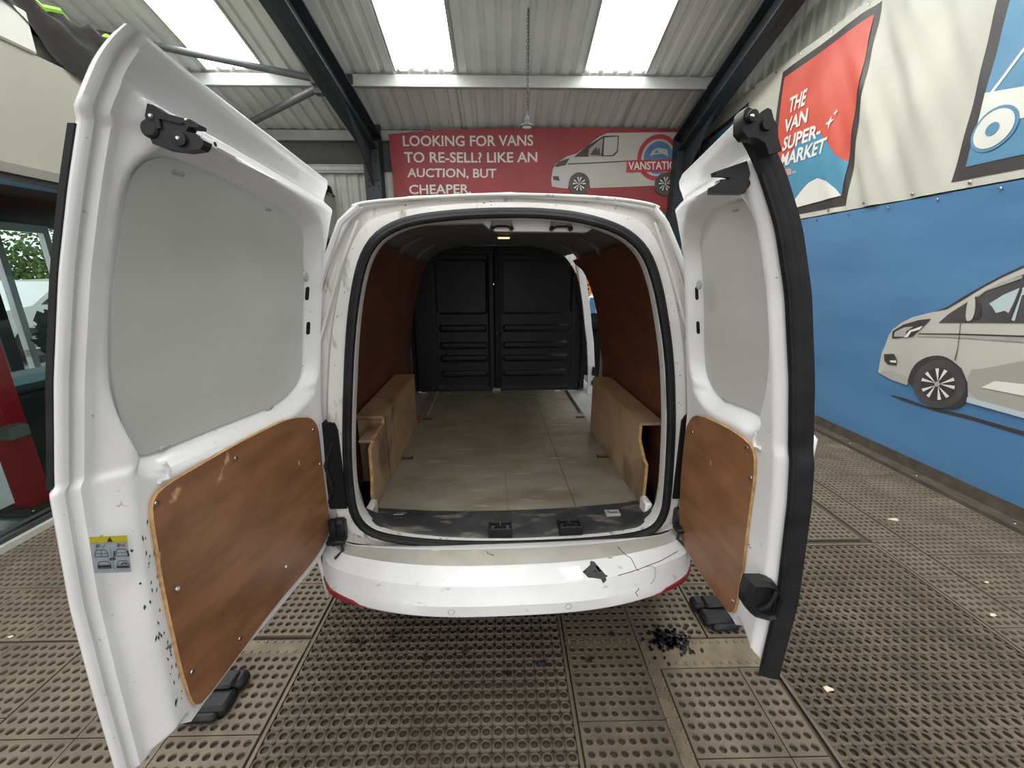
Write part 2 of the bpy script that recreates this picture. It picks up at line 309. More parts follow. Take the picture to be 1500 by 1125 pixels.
# outlines of printed shapes and pressings in metres: (along the wall or van, height)
PX = {
 'Lgray': [(0.735,1.689), (0.7,1.668), (0.69,1.628), (0.689,1.546), (0.687,1.491), (0.688,1.432), (0.693,1.337), (0.705,1.272), (0.722,1.213), (0.74,1.175), (0.801,1.172), (0.948,1.168), (1.094,1.159), (1.159,1.172), (1.21,1.2), (1.227,1.245), (1.229,1.418), (1.215,1.56), (1.191,1.626), (1.144,1.646), (1.05,1.663), (0.885,1.682), (0.783,1.69)],
 'Lply': [(1.164,1.1), (1.096,1.119), (1.043,1.123), (0.908,1.124), (0.806,1.118), (0.743,1.114), (0.717,1.103), (0.709,1.076), (0.712,0.983), (0.712,0.865), (0.714,0.772), (0.716,0.682), (0.724,0.586), (0.73,0.566), (0.745,0.551), (0.825,0.562), (0.988,0.59), (1.155,0.591), (1.234,0.615), (1.261,0.663), (1.236,0.754), (1.23,0.864), (1.225,0.969), (1.222,1.047), (1.2,1.081)],
 'Llabel': [(0.612,1.092), (0.666,1.056), (0.666,0.978), (0.611,1.022)],
 'Lbot': [(0.611,0.568), (0.586,0.606), (0.637,0.571), (0.705,0.54), (0.73,0.531), (0.866,0.558), (0.993,0.571), (1.159,0.559), (1.267,0.577)],
 'Rgray': [(1.179,1.602), (1.139,1.644), (1.08,1.662), (1.008,1.666), (0.891,1.663), (0.863,1.641), (0.852,1.61), (0.855,1.548), (0.856,1.43), (0.856,1.354), (0.875,1.242), (0.907,1.167), (0.96,1.174), (1.086,1.159), (1.147,1.184), (1.177,1.226), (1.183,1.297), (1.179,1.433), (1.19,1.562)],
 'Rply': [(1.215,1.018), (1.187,1.066), (1.146,1.092), (0.995,1.11), (0.898,1.106), (0.877,1.084), (0.874,1.036), (0.881,0.919), (0.887,0.703), (0.887,0.605), (0.905,0.575), (0.924,0.568), (1.057,0.562), (1.22,0.58), (1.227,0.669), (1.222,0.794), (1.219,0.925)],
 'Rbot': [(1.232,0.551), (1.035,0.547), (0.886,0.559), (0.864,0.563), (0.802,0.619), (0.795,0.582), (0.739,0.559)],
 'Llatch': [(0.637,1.73), (0.72,1.732), (0.754,1.709), (0.666,1.685)],
 'Llatchhole': [(0.783,1.721)],
 'Rlatch': [(0.855,1.706), (0.79,1.7), (0.738,1.696), (0.773,1.655), (0.784,1.653), (0.907,1.676), (0.892,1.688), (0.856,1.689), (0.846,1.693), (0.864,1.701)],
 'Rhandle': [(0.867,0.729), (0.773,0.802), (0.753,0.794), (0.758,0.711), (0.823,0.654), (0.872,0.658)],
 'Lholes': [(1.175,1.459), (1.19,1.361), (1.161,1.505)],
 'Rholes': [(1.145,1.458), (1.143,1.361), (1.126,1.483)],
 'Ltop': [(0.63,1.807), (0.766,1.8), (0.985,1.785), (1.317,1.769)],
 'Rtop': [(1.321,1.767), (1.19,1.776), (0.92,1.781), (0.798,1.782)],
 'Lscrew': [(0.906,1.092), (0.734,0.879), (0.734,0.658), (1.195,1.048), (1.034,0.684), (0.718,1.089), (1.214,0.922), (0.861,0.611)],
 'Rscrew': [(1.171,1.023), (0.904,1.089), (0.884,1.016), (1.046,0.538), (0.9,0.623), (0.864,0.83)],
 'Rseal': [(0.748,1.722), (0.766,1.699), (0.779,1.675), (0.79,1.605), (0.787,1.545), (0.78,1.437), (0.783,1.319), (0.79,1.216), (0.793,1.135), (0.781,1.084), (0.783,0.981), (0.785,0.772), (0.787,0.586)],
 'Lclips': [(0.792,1.172), (1.087,1.155), (0.773,1.674), (1.03,1.655)],
 'Rclips': [(1.075,1.163), (0.894,1.171), (0.949,1.651)],
 'white_top': [(8.138,3.918), (4.135,3.782)],
 'white_bot': [(4.691,2.119), (2.694,2.085)],
 'blue_bot': [(3.98,0.093), (2.163,0.099)],
 'white_left': [(7.975,3.838), (7.893,3.303)],
 'p_outer': [(5.38,3.767), (4.134,3.776), (4.076,2.145), (5.369,2.153)],
 'p_inner': [(5.32,3.688), (4.181,3.705), (4.144,2.241), (5.282,2.219)],
 'p_blue': [(5.238,2.581), (5.102,2.686), (5.015,2.795), (4.897,2.899), (4.737,2.94), (4.604,2.917), (4.451,2.795), (4.294,2.632), (4.209,2.567), (4.147,2.54), (4.144,2.241), (5.282,2.219)],
 'p_white': [(4.9,2.217), (4.824,2.281), (4.75,2.346), (4.679,2.406), (4.607,2.447), (4.485,2.467), (4.35,2.412), (4.224,2.316), (4.144,2.241)],
 't_the': [(5.152,3.427), (4.877,3.418), (4.878,3.259), (5.156,3.272)],
 't_van': [(5.186,3.224), (4.799,3.21), (4.794,3.069), (5.176,3.071)],
 't_super': [(5.143,3.031), (4.571,2.999), (4.569,2.865), (5.146,2.88)],
 't_market': [(5.127,2.854), (4.447,2.834), (4.454,2.694), (5.133,2.713)],
 'star1': [(4.456,3.019), (4.411,2.977), (4.461,2.896), (4.52,2.965)],
 'star2': [(4.409,3.064), (4.38,3.038), (4.414,3), (4.442,3.03)],
 'pill': [(5.099,2.674), (4.932,2.664), (4.92,2.592), (5.089,2.604)],
 'couk': [(4.916,2.632), (4.85,2.626), (4.846,2.598), (4.913,2.604)],
 'q_outer': [(7.686,3.754), (6.464,3.744), (6.464,3.045), (7.671,2.982)],
 'q_inner': [(7.589,3.674), (6.483,3.683), (6.512,3.083), (7.578,3.04)],
 'q_text': [(7.281,3.428), (6.852,3.475), (6.873,3.397), (7.309,3.355)],
 'q_pink': [(7.163,3.593), (6.966,3.592), (6.956,3.552), (7.152,3.551)],
 's_outer': [(3.136,3.241), (3.128,2.153), (2.711,2.147)],
 's_inner': [(3.092,3.217), (3.056,2.235), (2.737,2.245)],
 's_line': [(2.899,2.851), (3.014,2.669)],
 's_body': [(3.077,2.685), (2.842,2.638), (2.792,2.45), (3.06,2.439)],
 's_wheel': [(2.935,2.434), (2.848,2.426), (2.958,2.548)],
 'v_sil': [(3.334,0.693), (3.343,0.796), (3.346,0.865), (3.331,0.935), (3.323,1.017), (3.301,1.067), (3.236,1.133), (3.158,1.186), (3.004,1.242), (2.922,1.272), (2.847,1.342), (2.735,1.434), (2.646,1.498), (2.551,1.552), (2.476,1.58), (2.226,0.646), (2.309,0.646), (2.453,0.649), (2.621,0.646), (2.659,0.782), (2.72,0.87), (2.794,0.911), (2.886,0.928), (2.976,0.873), (3.033,0.811), (3.049,0.704), (3.061,0.652), (3.192,0.66)],
 'v_roofline': [(3.008,1.238), (2.925,1.283), (2.849,1.353), (2.737,1.442), (2.648,1.508), (2.555,1.565), (2.481,1.596), (2.477,1.584), (2.551,1.55), (2.644,1.494), (2.734,1.428), (2.844,1.331), (2.921,1.268)],
 'v_win': [(2.954,1.163), (2.901,1.234), (2.81,1.319), (2.726,1.398), (2.636,1.462), (2.54,1.511), (2.464,1.534), (2.381,1.223), (2.462,1.218), (2.672,1.196)],
 'v_glass': [(2.669,1.323), (2.606,1.383), (2.532,1.43), (2.537,1.342), (2.547,1.272), (2.586,1.339), (2.609,1.346), (2.572,1.285), (2.614,1.266), (2.63,1.341), (2.646,1.304)],
 'v_glass2': [(2.523,1.23), (2.502,1.227), (2.508,1.383), (2.477,1.413), (2.487,1.45), (2.519,1.43)],
 'v_pillar': [(2.531,1.229), (2.521,1.22), (2.514,1.411), (2.523,1.445)],
 'v_mirror': [(2.776,1.197), (2.799,1.315), (2.786,1.358), (2.759,1.365), (2.733,1.266), (2.737,1.201)],
 'v_mirror2': [(2.758,1.36), (2.711,1.31), (2.689,1.227), (2.729,1.2)],
 'v_cover': [(2.744,1.361), (2.709,1.404), (2.534,1.487), (2.539,1.506), (2.636,1.462), (2.726,1.398), (2.755,1.368)],
 'v_lamp': [(3.282,0.997), (3.291,1.055), (3.218,1.116), (3.103,1.167), (3.012,1.188), (3.1,1.062), (3.118,1.035)],
 'v_lamp2': [(3.265,1.013), (3.269,1.051), (3.2,1.099), (3.126,1.115), (3.173,1.071), (3.174,1.026)],
 'v_lamp3': [(3.179,1.019), (3.149,1.08), (3.056,1.129), (3.072,1.097), (3.134,1.07), (3.148,1.028)],
 'v_fog': [(3.317,0.856), (3.229,0.876), (3.189,0.828), (3.184,0.787), (3.26,0.78), (3.3,0.805)],
 'v_fog2': [(3.251,0.815), (3.195,0.827), (3.19,0.808), (3.237,0.802)],
 'v_stripe': [(3.076,1.068), (2.784,1.107), (2.442,1.144), (2.362,1.152), (2.359,1.142), (2.44,1.134), (2.781,1.098), (3.08,1.06)],
 'v_stripe2': [(3.085,1.054), (2.78,1.094), (2.439,1.132), (2.359,1.14), (2.351,1.111), (2.431,1.102), (2.776,1.077), (3.082,1.042)],
 'v_gap': [(2.806,1.177), (2.801,1.177), (2.773,1.007), (2.766,0.917), (2.774,0.915), (2.777,1.006)],
 'v_lower': [(3.241,0.736), (3.078,0.716), (3.061,0.701), (3.061,0.652), (3.192,0.66), (3.325,0.689)],
 'v_side': [(2.68,0.868), (2.575,0.903), (2.402,0.993), (2.326,1.019), (2.235,0.678), (2.317,0.675), (2.629,0.676)],
 'v_trim': [(2.569,0.771), (2.507,0.833), (2.364,0.851), (2.284,0.863), (2.281,0.849), (2.36,0.838), (2.499,0.822), (2.546,0.777), (2.348,0.794), (2.266,0.794), (2.262,0.78), (2.345,0.78)],
 'v_sill': [(2.633,0.684), (2.318,0.682), (2.235,0.678), (2.226,0.646), (2.309,0.646), (2.629,0.647)],
 'v_tyre': [(2.836,0.722), (2.663,0.769), (2.786,0.535)],
 'v_rim': [(2.849,0.713), (2.735,0.744), (2.814,0.584)],
 'v_arch': [(3.06,0.662), (3.062,0.752), (3.039,0.835), (2.981,0.894), (2.908,0.927), (2.842,0.931), (2.771,0.904), (2.699,0.846), (2.651,0.761), (2.628,0.665), (2.65,0.605), (2.721,0.557), (2.819,0.592)],
 'v_shadow': [(3.217,0.536), (3.001,0.548), (2.918,0.522), (2.721,0.557), (2.287,0.565), (2.205,0.568), (2.199,0.545), (2.28,0.539), (2.631,0.535), (2.822,0.519), (3.046,0.52)],
 'r_out': [(-1.876,3.717), (-1.084,3.79), (0.086,3.817), (1.485,3.845), (2.898,3.814), (3.012,3.714), (2.965,3.202), (2.917,2.561), (-1.842,2.548)],
 'r1': [(-1.644,3.698), (0.489,3.72), (0.492,3.56), (-1.644,3.539)],
 'r2': [(-1.639,3.458), (0.561,3.469), (0.563,3.316), (-1.639,3.296)],
 'r3': [(-1.599,3.214), (-0.121,3.22), (-0.123,3.054), (-1.61,3.058)],
 'r4': [(-1.593,2.964), (-0.549,2.979), (-0.553,2.831), (-1.592,2.817)],
 'rv_sil': [(0.818,2.947), (0.801,3.057), (0.825,3.208), (0.867,3.292), (1.052,3.406), (1.221,3.456), (1.386,3.57), (1.583,3.706), (1.715,3.761), (2.869,3.774), (2.929,3.409), (2.939,3.129), (2.907,2.939), (2.572,2.953), (2.547,3.033), (2.59,3.128), (2.76,3.175), (2.553,2.969), (1.47,2.927), (1.446,3.06), (1.356,3.138), (1.234,3.153), (1.132,3.106), (1.087,2.916), (0.93,2.931)],
 'rv_win': [(1.172,3.401), (1.386,3.57), (1.65,3.716), (1.904,3.723), (1.904,3.481), (1.84,3.419)],
 'rv_glass': [(1.669,3.692), (1.888,3.708), (1.886,3.496), (1.822,3.435), (1.668,3.428)],
 'rv_glass2': [(1.423,3.524), (1.586,3.652), (1.646,3.683), (1.627,3.418), (1.412,3.402)],
 'rv_lamp': [(0.851,3.261), (0.918,3.323), (1.104,3.385), (1.039,3.277), (0.886,3.245)],
 'rv_fog': [(0.828,3.105), (0.924,3.105), (0.944,3.033), (0.839,3.051)],
 'rv_line': [(1.073,3.302), (2.91,3.394), (2.912,3.378), (1.074,3.283)],
 'rv_seat': [(1.445,3.433), (1.492,3.509), (1.541,3.555), (1.56,3.51), (1.592,3.556), (1.616,3.428)],
 'rv_w1': [(1.276,2.987), (1.467,2.987), (1.283,2.821)],
 'rv_w2': [(2.736,2.992), (2.919,2.993), (2.754,2.816)],
 'rl_c': [(2.582,3.392), (2.945,3.394), (2.549,3.742)],
 'rl_band': [(2.062,3.35), (2.947,3.379), (2.968,3.186), (2.064,3.172)],
 'rl_text': [(2.087,3.328), (2.992,3.342), (3.006,3.217), (2.097,3.204)],
}
# ================================================================== SHED
ROOFK = math.tan(math.radians(17))
def zr(v): return 3.83+(7.6-v)*ROOFK
UW = 3.24       # plane of the banners on the right wall
def corr(u0, u1, va, vb, fn, pitch=.2, dep=.035, rib=.06):
    """trapezoid profiled sheet: fn(u, v, d) gives the point, d is the depth of the profile"""
    P = []; u = math.floor(u0/pitch)*pitch
    while u < u1:
        P += [(u, 0), (u+pitch-rib-.04, 0), (u+pitch-rib-.015, dep), (u+pitch-.025, dep)]; u += pitch
    P = [(min(max(a, u0), u1), d) for a, d in P]; Q = [P[0]]
    for p in P[1:]:
        if p[0]-Q[-1][0] > 1e-4: Q.append(p)
    V = []; Fc = []
    for a, d in Q: V += [fn(a, va, d), fn(a, vb, d)]
    for i in range(len(Q)-1): Fc.append((2*i, 2*i+1, 2*i+3, 2*i+2))
    return V, Fc
# ground and floor slab
b = B().box((-30,-30,-.30),(30,40,-.10)); struct(b, 'yard_ground', M['yard'])
b = B().box((-3.0,-3,-.10),(3.7,7.9,-.016)); floor = struct(b, 'floor', M['slab'])
# --- rubber mats: real rings, holes and dimples
def cells_ring(nx, ny, p):
    V = []; Fc = []; h = p/2; rs = .0058
    A = []
    for q in range(4): A += [q*90, q*90+36, q*90+45, q*90+54]
    A = [math.radians(a) for a in A]; n = len(A)
    def edge(a):
        c, s_ = math.cos(a), math.sin(a); k = min(h/max(abs(c),1e-9), h/max(abs(s_),1e-9))
        cx = math.copysign(h, c); cy = math.copysign(h, s_); d = c*cx+s_*cy; disc = rs*rs-(cx*cx+cy*cy-d*d)
        if disc > 0: k = min(k, d-math.sqrt(disc))
        return c*k, s_*k
    E_ = [edge(a) for a in A]
    loops = [(.0120,-.0145),(.0122,-.004),(.0146,.0004),(.0172,-.0018)]
    for i in range(nx):
        for j in range(ny):
            cx = (i+.5)*p; cy = (j+.5)*p; k = len(V); jr = random.uniform(-.0007,.0007)
            for r, z in loops:
                for a in A: V.append((cx+math.cos(a)*(r+jr), cy+math.sin(a)*(r+jr), z))
            for ex, ey in E_: V.append((cx+ex, cy+ey, -.0085))
            for l_ in range(4):
                for q in range(n): Fc.append((k+l_*n+q, k+l_*n+(q+1)%n, k+(l_+1)*n+(q+1)%n, k+(l_+1)*n+q))
            m0 = len(V)
            for t in range(4):
                for q in (1,2,3):
                    ex, ey = E_[t*4+q]; V.append((cx+ex, cy+ey, -.014))
                a0 = k+4*n+t*4+1; b0 = m0+t*3
                Fc += [(a0, a0+1, b0+1, b0), (a0+1, a0+2, b0+2, b0+1)]
    return V, Fc
def border(V, Fc, X, Y, z1=0.0, z0=-.015, wd=.012, x0=0, y0=0):
    for a, b_ in (((x0,y0),(x0+wd,y0+Y)), ((x0+X-wd,y0),(x0+X,y0+Y)), ((x0+wd,y0),(x0+X-wd,y0+wd)), ((x0+wd,y0+Y-wd),(x0+X-wd,y0+Y))):
        q = B().box((a[0],a[1],z0),(b_[0],b_[1],z1)); k = len(V); V += q.V; Fc += [tuple(i+k for i in f) for f in q.F]
PB = .0365
def cells_dimple(cols, rows):
    """sections of sunken round dimples parted by grooves"""
    V = []; Fc = []; n = 12; h = PB/2; ox = 0
    A = [2*math.pi*q/n for q in range(n)]
    for nx in cols:
        oy = 0
        for ny in rows:
            X = nx*PB+.016; Y = ny*PB+.016
            border(V, Fc, X-.004, Y-.004, 0, -.012, .006, ox+.002, oy+.002)
            for i in range(nx):
                for j in range(ny):
                    cx = ox+.008+(i+.5)*PB; cy = oy+.008+(j+.5)*PB; k = len(V)
                    for r, z in ((.0,-.0118),(.0095,-.0118),(.0112,-.006),(.0130,.0002),(.0150,-.0004)):
                        if r == 0: V.append((cx, cy, z)); continue
                        for a in A: V.append((cx+math.cos(a)*r, cy+math.sin(a)*r*.95, z))
                    for a in A:
                        c, s_ = math.cos(a), math.sin(a); t = min(h/max(abs(c),1e-9), h/max(abs(s_),1e-9)); 
                        V.append((cx+c*t, cy+s_*t, -.0008))
                    for q in range(n): Fc.append((k, k+1+q, k+1+(q+1)%n))
                    for l_ in range(4):
                        o_ = k+1+l_*n
                        for q in range(n): Fc.append((o_+q, o_+(q+1)%n, o_+n+(q+1)%n, o_+n+q))
                    # corners of the cell
                    for t, (sx, sy) in enumerate(((1,1),(-1,1),(-1,-1),(1,-1))):
                        kk = len(V); V.append((cx+sx*h, cy+sy*h, -.0008)); o_ = k+1+4*n
                        Fc.append((o_+(t*3+1)%n, kk, o_+(t*3+2)%n))
            oy += Y
        ox += nx*PB+.016
    q = B().box((0,0,-.015),(ox,oy,-.0125)); k = len(V); V += q.V; Fc += [tuple(i+k for i in f) for f in q.F]
    return V, Fc, ox, oy
def mat_mesh(nm, V, Fc, m, deep=-.0055):
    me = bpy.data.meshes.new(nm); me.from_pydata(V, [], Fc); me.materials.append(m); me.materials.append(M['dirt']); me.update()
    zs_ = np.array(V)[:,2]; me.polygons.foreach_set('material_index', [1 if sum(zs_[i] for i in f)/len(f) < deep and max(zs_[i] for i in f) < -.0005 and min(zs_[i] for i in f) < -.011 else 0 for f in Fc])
    me.polygons.foreach_set('use_smooth', [True]*len(me.polygons)); me.set_sharp_from_angle(angle=math.radians(50)); return me
PA = .0405
va, fa = cells_ring(26, 37, PA); va = [(x+.012, y+.012, z) for x, y, z in va]; AX = 26*PA+.024; AY = 37*PA+.024
border(va, fa, AX, AY, -.001)
MA = mat_mesh('ring_mat', va, fa, M['mat_a'])
DM = {}
def place_mat(me, u, v, dz=0):
    o = bpy.data.objects.new('rubber_mat', me); C.objects.link(o); o.parent = floor
    o.location = Vector(R((u, v, dz)))-ROOT[floor.name]; o.rotation_euler = (0, 0, -TH); return o
def dimple(u, v, cols=(8,8,8), rows=(8,8,8), dz=0):
    k = (cols, rows)
    if k not in DM: V, Fc, X, Y = cells_dimple(cols, rows); DM[k] = (mat_mesh('dimple_mat', V, Fc, M['mat_b']), X, Y)
    me, X, Y = DM[k]; place_mat(me, u, v, dz+random.uniform(-.001,.001)); return X, Y
SX = 3*(8*PB+.016)     # .924
place_mat(MA, -.83, .26); place_mat(MA, -.83, .26+AY+.006); place_mat(MA, 1.068, .46)
for i in range(3):
    u = -.838-SX-i*(SX+.004)
    v0 = -.52+(.0 if i == 0 else .07)
    for j in range(9):
        if i == 0 and j >= 2: v = v0+j*(SX+.006)+.075
        else: v = v0+j*(SX+.006)
        if i == 2: dimple(u+SX-.308*0-.0, v) if u > -3.2 else dimple(-2.98, v, (8,), (8,8,8))
        else: dimple(u, v)
# centre-right pieces
dimple(.252, .43, (8,), (8,8,8)); dimple(.252, 1.375, (8,8), (8,8,8)); dimple(.252+.62, 1.375, (5,), (8,8,8))
dimple(.615, .31, (8,3), (8,8,8))
for j in range(6): dimple(.252, 2.305+j*(SX+.004))
for j in range(4): dimple(-.83, 3.4+j*(SX+.006))
for j in range(6): dimple(1.182, 2.02+j*(SX+.004)); 
for j in range(8): dimple(2.150, .16+j*(SX+.004), (5,)); 
for j in range(8): dimple(2.362, .02+j*(SX+.004), (8,8,8) if 0 else (8,8,3))
dimple(1.06, -.47, (8,8,8)); dimple(.6, -.62, (8,3)); dimple(-.83, -.67); dimple(.252, -.5, (8,))
# connecting strips between the mats
for (u0,v0,u1,v1) in ((-1.76,1.335,-.84,1.40),(.252,1.355,.56,1.372),(.565,1.24,1.065,1.372),(.562,.31,.613,1.24)):
    q = B().rbox((u0,v0,-.015),(u1,v1,-.004),.002)
    L = (u1-u0) > (v1-v0); n_ = int(max(u1-u0, v1-v0)/.036)
    for i in range(n_):
        for s_ in (-1,1):
            c = ((u0+(i+.5)*.036, (v0+v1)/2+s_*(v1-v0)*.36) if L else ((u0+u1)/2+s_*(u1-u0)*.36, v0+(i+.5)*.036))
            q.lathe([(.007,-.006),(.006,.0),(.003,.002)], (c[0],c[1],0), n=8)
    child(q, 'connector_strip', M['mat_edge'], floor)
# --- roof
ceil_b = B()
def roof_fn(u, v, d): return (u, v, zr(v)+d)
bands = [(-7.2,-3.98),(-3.22,-1.455),(-.66,1.12),(1.96,3.62)]
for u0, u1 in bands: ceil_b.add(*corr(u0, u1, -3.2, 7.75, roof_fn))
for u0, u1 in ((-3.98,-3.22),(-1.455,-.66),(1.12,1.96)): ceil_b.add(*corr(u0-.1, u1+.1, 6.44, 7.75, lambda u, v, d: (u, v, zr(v)+d+.002)))
ceiling = struct(ceil_b, 'ceiling', M['roof'])
for k, (u0, u1) in enumerate(((-3.98,-3.22),(-1.455,-.66),(1.12,1.96))):
    q = B(); q.add(*corr(u0, u1, -3.2, 6.43, roof_fn)); o = struct(q, 'window_%d'%(k+1), M['sky'])
    q = B().box((u0-.03,-3.2,-.02),(u0,6.43,.01), lambda p: (p[0],p[1],zr(p[1])+p[2])).box((u1,-3.2,-.02),(u1+.03,6.43,.01), lambda p: (p[0],p[1],zr(p[1])+p[2]))
    q.split('window_frame', M['purlin'], o, fn=R)
# purlins
tn = 1
def purlin(v, u0=-7, u1=2.98, t0=.03, t1=.2, m='purlin'):
    global tn
    q = B(); z = zr(v)
    q.box((u0,v-.004,z-t1),(u1,v+.004,z-t0)); q.box((u0,v-.004,z-t0-.006),(u1,v+.065,z-t0)); q.box((u0,v-.065,z-t1),(u1,v+.004,z-t1+.006)); q.box((u0,v-.065,z-t1),(u1,v-.06,z-t1+.02))
    o = struct(q, 'trim_%d'%tn, M[m]); tn += 1; return o
for v in (7.56, 6.45, 5.05, 3.65, 2.25, .85, -.55, -1.95): purlin(v)
# rafters: dark I-beams under the purlins with haunch and column
def rafter(uc, wd, d0=.2, d1=.52, k=0):
    global tn
    q = B(); f = lambda p: (p[0]+k*(p[1]-5.5), p[1], zr(p[1])+p[2]); u0_ = uc; uc_ = uc+k*1.9
    q.box((uc-wd/2,-3,-d1),(uc+wd/2,7.45,-d1+.02), f).box((uc-wd/2,-3,-d0-.02),(uc+wd/2,7.45,-d0), f).box((uc-.008,-3,-d1),(uc+.008,7.45,-d0), f)
    q.add([(uc_-wd/2,7.2,0),(uc_+wd/2,7.2,0),(uc_+wd/2,7.45,0),(uc_-wd/2,7.45,0),(uc_-wd/2,7.2,zr(7.2)-.4),(uc_+wd/2,7.2,zr(7.2)-.4),(uc_+wd/2,7.45,zr(7.45)-.2),(uc_-wd/2,7.45,zr(7.45)-.2)], [(0,3,2,1),(4,5,6,7),(0,1,5,4),(1,2,6,5),(2,3,7,6),(3,0,4,7)])
    q.add([(uc_-.01,6.2,zr(6.2)-d1),(uc_+.01,6.2,zr(6.2)-d1),(uc_+.01,7.2,2.9),(uc_-.01,7.2,2.9),(uc_+.01,7.2,zr(7.2)-d1),(uc_-.01,7.2,zr(7.2)-d1)], [(0,1,2,3),(1,4,2),(0,3,5),(0,5,4,1)])
    o = struct(q, 'trim_%d'%tn, M['rafter']); tn += 1
    q = B()
    for v in (6.45, 5.05, 7.42): q.box((uc+k*(v-5.5)+wd*.18,v-.012,zr(v)-d0),(uc+k*(v-5.5)+wd*.5,v+.0,zr(v)-.04))
    for v, z in ((7.19,3.35),(7.19,3.28),(7.19,3.0),(7.19,2.9)):
        for s_ in (-1,1): q.lathe([(.018,0),(.018,-.015)], (uc_+s_*wd*.3, v, z), 'y', 6)
    q.split('cleat', M['rafter'], o, fn=R)
    return o
rafter(-2.25, .26, k=.07); rafter(2.92, .22)
# braces
def P2(a, b_): return [R(a), R(b_)]
for a, b_, r in (((-2.42,6.05,3.93),(-5.366,5.723,4.344),.04),((-2.42,6.12,3.85),(-4.452,7.5,3.74),.045)):
    q = B().tube([a, b_], r, 12); q.box((a[0]-.03,a[1]-.06,a[2]-.07),(a[0]+.08,a[1]+.06,a[2]+.07))
    o = struct(q, 'trim_%d'%tn, M['rafter_pale'], smooth=True); tn += 1
# --- back wall
q = B()
q.add(*corr(-6.55, 3.62, -.1, 3.22, lambda u, v, d: (u, 7.62+d, v), .2, .035)); wall_back = struct(q, 'wall_back', M['clad'])
q = B().box((-7,7.60,3.2),(3.6,7.64,3.84)); child(q, 'fascia_board', M['clad_dark'], wall_back)  # dark-coloured strip stands in for the shaded gap above the rail
q = B().box((-7,7.50,3.16),(-2.3,7.6,3.19)).box((-7,7.48,3.19),(-2.3,7.6,3.255)).box((-7,7.50,3.265),(-2.3,7.6,3.285)); struct(q, 'trim_%d'%tn, M['purlin']); tn += 1
# --- right wall
q = B(); q.add(*corr(-3.2, 7.7, -.1, 7.0, lambda u, v, d: (3.36+d, u, min(v, zr(u)+.02)), .2, .04)); wall_right = struct(q, 'wall_right', M['clad'])
for v in (3.55, .2):
    q = B().box((3.27,v-.11,-.01),(3.355,v-.09,zr(v)-.25)).box((3.27,v+.09,-.01),(3.355,v+.11,zr(v)-.25)).box((3.27,v-.1,-.01),(3.285,v+.1,zr(v)-.25)); struct(q, 'trim_%d'%tn, M['rafter']); tn += 1
# kerb channel along the foot of the wall
q = B().box((3.10,-3,-.015),(3.30,7.4,.012)).box((3.235,-3,.012),(3.33,7.4,.10)).box((3.10,-3,.012),(3.115,7.4,.03)); kerb = struct(q, 'baseboard_right', M['kerb'])
q = B()
for i in range(9): q.lathe([(.014,0),(.012,.006),(.004,.008)], (3.18, .9+i*.62, .012), n=10)
q.split('floor_bolt', M['steel'], kerb, True, fn=R)
# ------------------------------------------------------------------ banners on the right wall
def fold(a, z):
    s_ = a*.9+z*.45
    k = math.exp(-((a-3.75)/.55)**2)
    return .006*math.sin(s_*9+math.sin(z*2)*.8)+k*(.020*math.sin((a*1.0-z*.38)*13+1)+.010*math.sin((a*1.1-z*.62)*27))
def RWp(off):
    return lambda a, z: R((UW-off-fold(a, z), a, z))
def RB(off): return lambda a, z: R((UW-off-.35*fold(a*.7, z+5), a, z))
white = empty('poster_banner', R((UW, 4, 2.1)), 'long cream vinyl banner with black framed posters along the top of the right wall', 'banner')
sheet('vinyl_sheet', [(-2.5,2.09),(7.4,2.10),(7.4,3.86),(4.2,3.85),(-2.5,3.83)], RWp(0), RWp(-.004), M['ban_white'], white, .05)
def pr(name, key, m, parent, off, rw=RWp, smooth=0, pts=None):
    P = pts or PX[key]
    if smooth: P = chaikin(P, smooth)
    return sheet(name, P, rw(off), None, M[m], parent, .05 if rw is RWp else .12)
pr('poster_border', 'p_outer', 'pr_black', white, .004)
pr('poster_print', 'p_inner', 'pr_red', white, .007)
pr('poster_print', 'p_blue', 'pr_teal', white, .010)
pr('poster_print', 'p_white', 'pr_white', white, .013)
def tx(body, key, off, m, parent, bold, rw=RWp): return text('lettering', body, [(*p, 0) for p in PX[key]], m, parent, bold, lambda a_, z_, _: rw(off)(a_, z_))
for k, t in (('t_the','THE'),('t_van','VAN'),('t_super','SUPER-'),('t_market','MARKET')): tx(t, k, .016, M['pr_white'], white, .03)
for k in ('star1','star2'):
    (a,b_,c,d) = PX[k]; cx = sum(p[0] for p in PX[k])/4; cz = sum(p[1] for p in PX[k])/4; P = []
    for i, p in enumerate(PX[k]):
        nx_ = PX[k][(i+1)%4]; P.append(p); P.append((cx+(p[0]+nx_[0]-2*cx)*.24, cz+(p[1]+nx_[1]-2*cz)*.24))
    pr('star_print', None, 'pr_white', white, .016, pts=P)
pr('poster_print', 'pill', 'pr_red', white, .014)
tx('VANSTATION', 'pill', .017, M['pr_white'], white, .02)
tx('.co.uk', 'couk', .016, M['pr_white'], white, .01)
pr('poster_border', None, 'pr_black', white, .004, pts=[(7.33,3.60),(6.02,3.70),(6.0,2.25),(7.33,2.25)])
pr('poster_print', None, 'pr_sky', white, .007, pts=[(7.26,3.53),(6.09,3.62),(6.07,2.32),(7.26,2.32)])
pr('poster_print', 'q_pink', 'pr_logo_red', white, .010)
tx('& VAN', 'q_text', .011, M['pr_white'], white, .02)
S0 = PX['s_outer']; S1 = PX['s_inner']
pr('poster_border', None, 'pr_black', white, .004, pts=[(3.135,3.74),(3.128,2.153),(1.85,2.14),(1.85,3.74)])
pr('poster_print', None, 'pr_sky', white, .007, pts=[(3.06,3.66),(3.055,2.235),(1.92,2.23),(1.92,3.66)])
sl = PX['s_line']; sb = PX['s_body']
